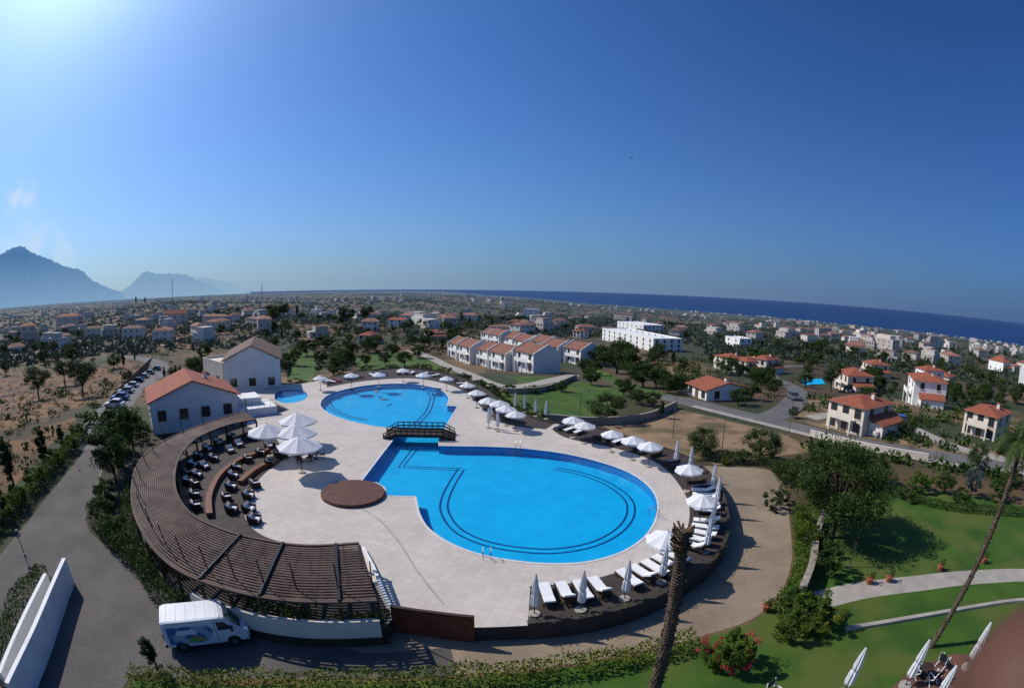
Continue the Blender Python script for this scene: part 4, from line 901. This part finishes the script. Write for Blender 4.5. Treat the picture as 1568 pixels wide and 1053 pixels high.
for c in o.children:
    for p in c.data.polygons: p.use_smooth=True
# ---------------------------------------------------------------- light + sky
az=math.radians(-65); el=math.radians(41)
S=Vector((math.sin(az)*math.cos(el),math.cos(az)*math.cos(el),math.sin(el)))
sl=bpy.data.lights.new('sun','SUN'); sl.energy=4.4; sl.angle=math.radians(.5); sl.color=(1,.94,.86)
so=link(bpy.data.objects.new('sun',sl)); so.rotation_euler=S.to_track_quat('Z','Y').to_euler(); so.location=(0,0,60)
w=bpy.data.worlds.new("World"); sc.world=w; w.use_nodes=True; N,L=w.node_tree.nodes,w.node_tree.links
ST=.08
bg=N['Background']; sk=N.new('ShaderNodeTexSky'); sk.sky_type='NISHITA'; sk.sun_disc=False; sk.sun_elevation=el; sk.sun_rotation=az; sk.air_density=1.0; sk.dust_density=.7; sk.ozone_density=2.0; sk.altitude=100
def wmix(f,a,c,bt='MIX'):
    x=N.new('ShaderNodeMix'); x.data_type='RGBA'; x.blend_type=bt
    for i,v in ((0,f),(6,a),(7,c)):
        if isinstance(v,(int,float)): x.inputs[i].default_value=v
        elif isinstance(v,tuple): x.inputs[i].default_value=(*v[:3],1)
        else: L.new(v,x.inputs[i])
    return x.outputs[2]
def wm(op,a,b_=None,c_=None):
    x=N.new('ShaderNodeMath'); x.operation=op
    for i,v in enumerate((a,b_,c_)):
        if v is None: continue
        if isinstance(v,(int,float)): x.inputs[i].default_value=v
        else: L.new(v,x.inputs[i])
    return x.outputs[0]
tc=N.new('ShaderNodeTexCoord'); sp=N.new('ShaderNodeSeparateXYZ'); L.new(tc.outputs['Generated'],sp.inputs[0])
xm=wm('MULTIPLY_ADD',sp.outputs[0],.5,.5)
def ramp(f,stops):
    rp=N.new('ShaderNodeValToRGB'); L.new(f,rp.inputs[0]); e=rp.color_ramp.elements
    e[0].position=stops[0][0]; e[0].color=(*stops[0][1],1); e[1].position=stops[-1][0]; e[1].color=(*stops[-1][1],1)
    for p_,c_ in stops[1:-1]: q=e.new(p_); q.color=(*c_,1)
    return rp.outputs[0]
k=1/ST
tint=ramp(xm,[(0,(.58,.98,1.58)),(.5,(.43,.84,1.45)),(1,(.24,.52,1.08))])
graded=wmix(1.0,sk.outputs[0],tint,'MULTIPLY')
hor=ramp(xm,[(0,(.44,.57,.66)),(.22,(.31,.43,.56)),(.5,(.175,.28,.43)),(1,(.055,.12,.27))])
hor=wmix(1.0,hor,(k,k,k),'MULTIPLY')
zf=wm('MULTIPLY',wm('EXPONENT',wm('MULTIPLY',wm('MAXIMUM',sp.outputs[2],0),-7.0)),.95)
col=wmix(zf,graded,hor)
dt=N.new('ShaderNodeVectorMath'); dt.operation='DOT_PRODUCT'; L.new(tc.outputs['Generated'],dt.inputs[0]); dt.inputs[1].default_value=S
ds=wm('MAXIMUM',dt.outputs['Value'],0)
glow=wm('ADD',wm('MULTIPLY',wm('POWER',ds,9),.16*k),wm('MULTIPLY',wm('POWER',ds,40),.34*k))
gc=N.new('ShaderNodeCombineColor')
L.new(wm('MULTIPLY',glow,.95),gc.inputs[0]); L.new(glow,gc.inputs[1]); L.new(wm('MULTIPLY',glow,.95),gc.inputs[2])
col=wmix(1.0,col,gc.outputs[0],'ADD')
for (cx,cy,rad_,sc_,am) in ((34,298,.040,30,.5),(22,355,.09,14,.3),(80,392,.08,20,.3)):
    dd=ray(cx,cy); dt=N.new('ShaderNodeVectorMath'); dt.operation='DOT_PRODUCT'; L.new(tc.outputs['Generated'],dt.inputs[0]); dt.inputs[1].default_value=dd
    mk=N.new('ShaderNodeMapRange'); mk.interpolation_type='SMOOTHSTEP'; L.new(dt.outputs['Value'],mk.inputs[0]); mk.inputs[1].default_value=math.cos(rad_); mk.inputs[2].default_value=math.cos(rad_*.25)
    nz=N.new('ShaderNodeTexNoise'); nz.inputs['Scale'].default_value=sc_; nz.inputs['Detail'].default_value=7; L.new(tc.outputs['Generated'],nz.inputs['Vector'])
    nm=N.new('ShaderNodeMapRange'); L.new(nz.outputs['Fac'],nm.inputs[0]); nm.inputs[1].default_value=.40; nm.inputs[2].default_value=.60
    col=wmix(wm('MULTIPLY',wm('MULTIPLY',mk.outputs[0],nm.outputs[0]),am),col,(.68*k,.76*k,.82*k))
L.new(col,bg.inputs[0]); bg.inputs[1].default_value=ST
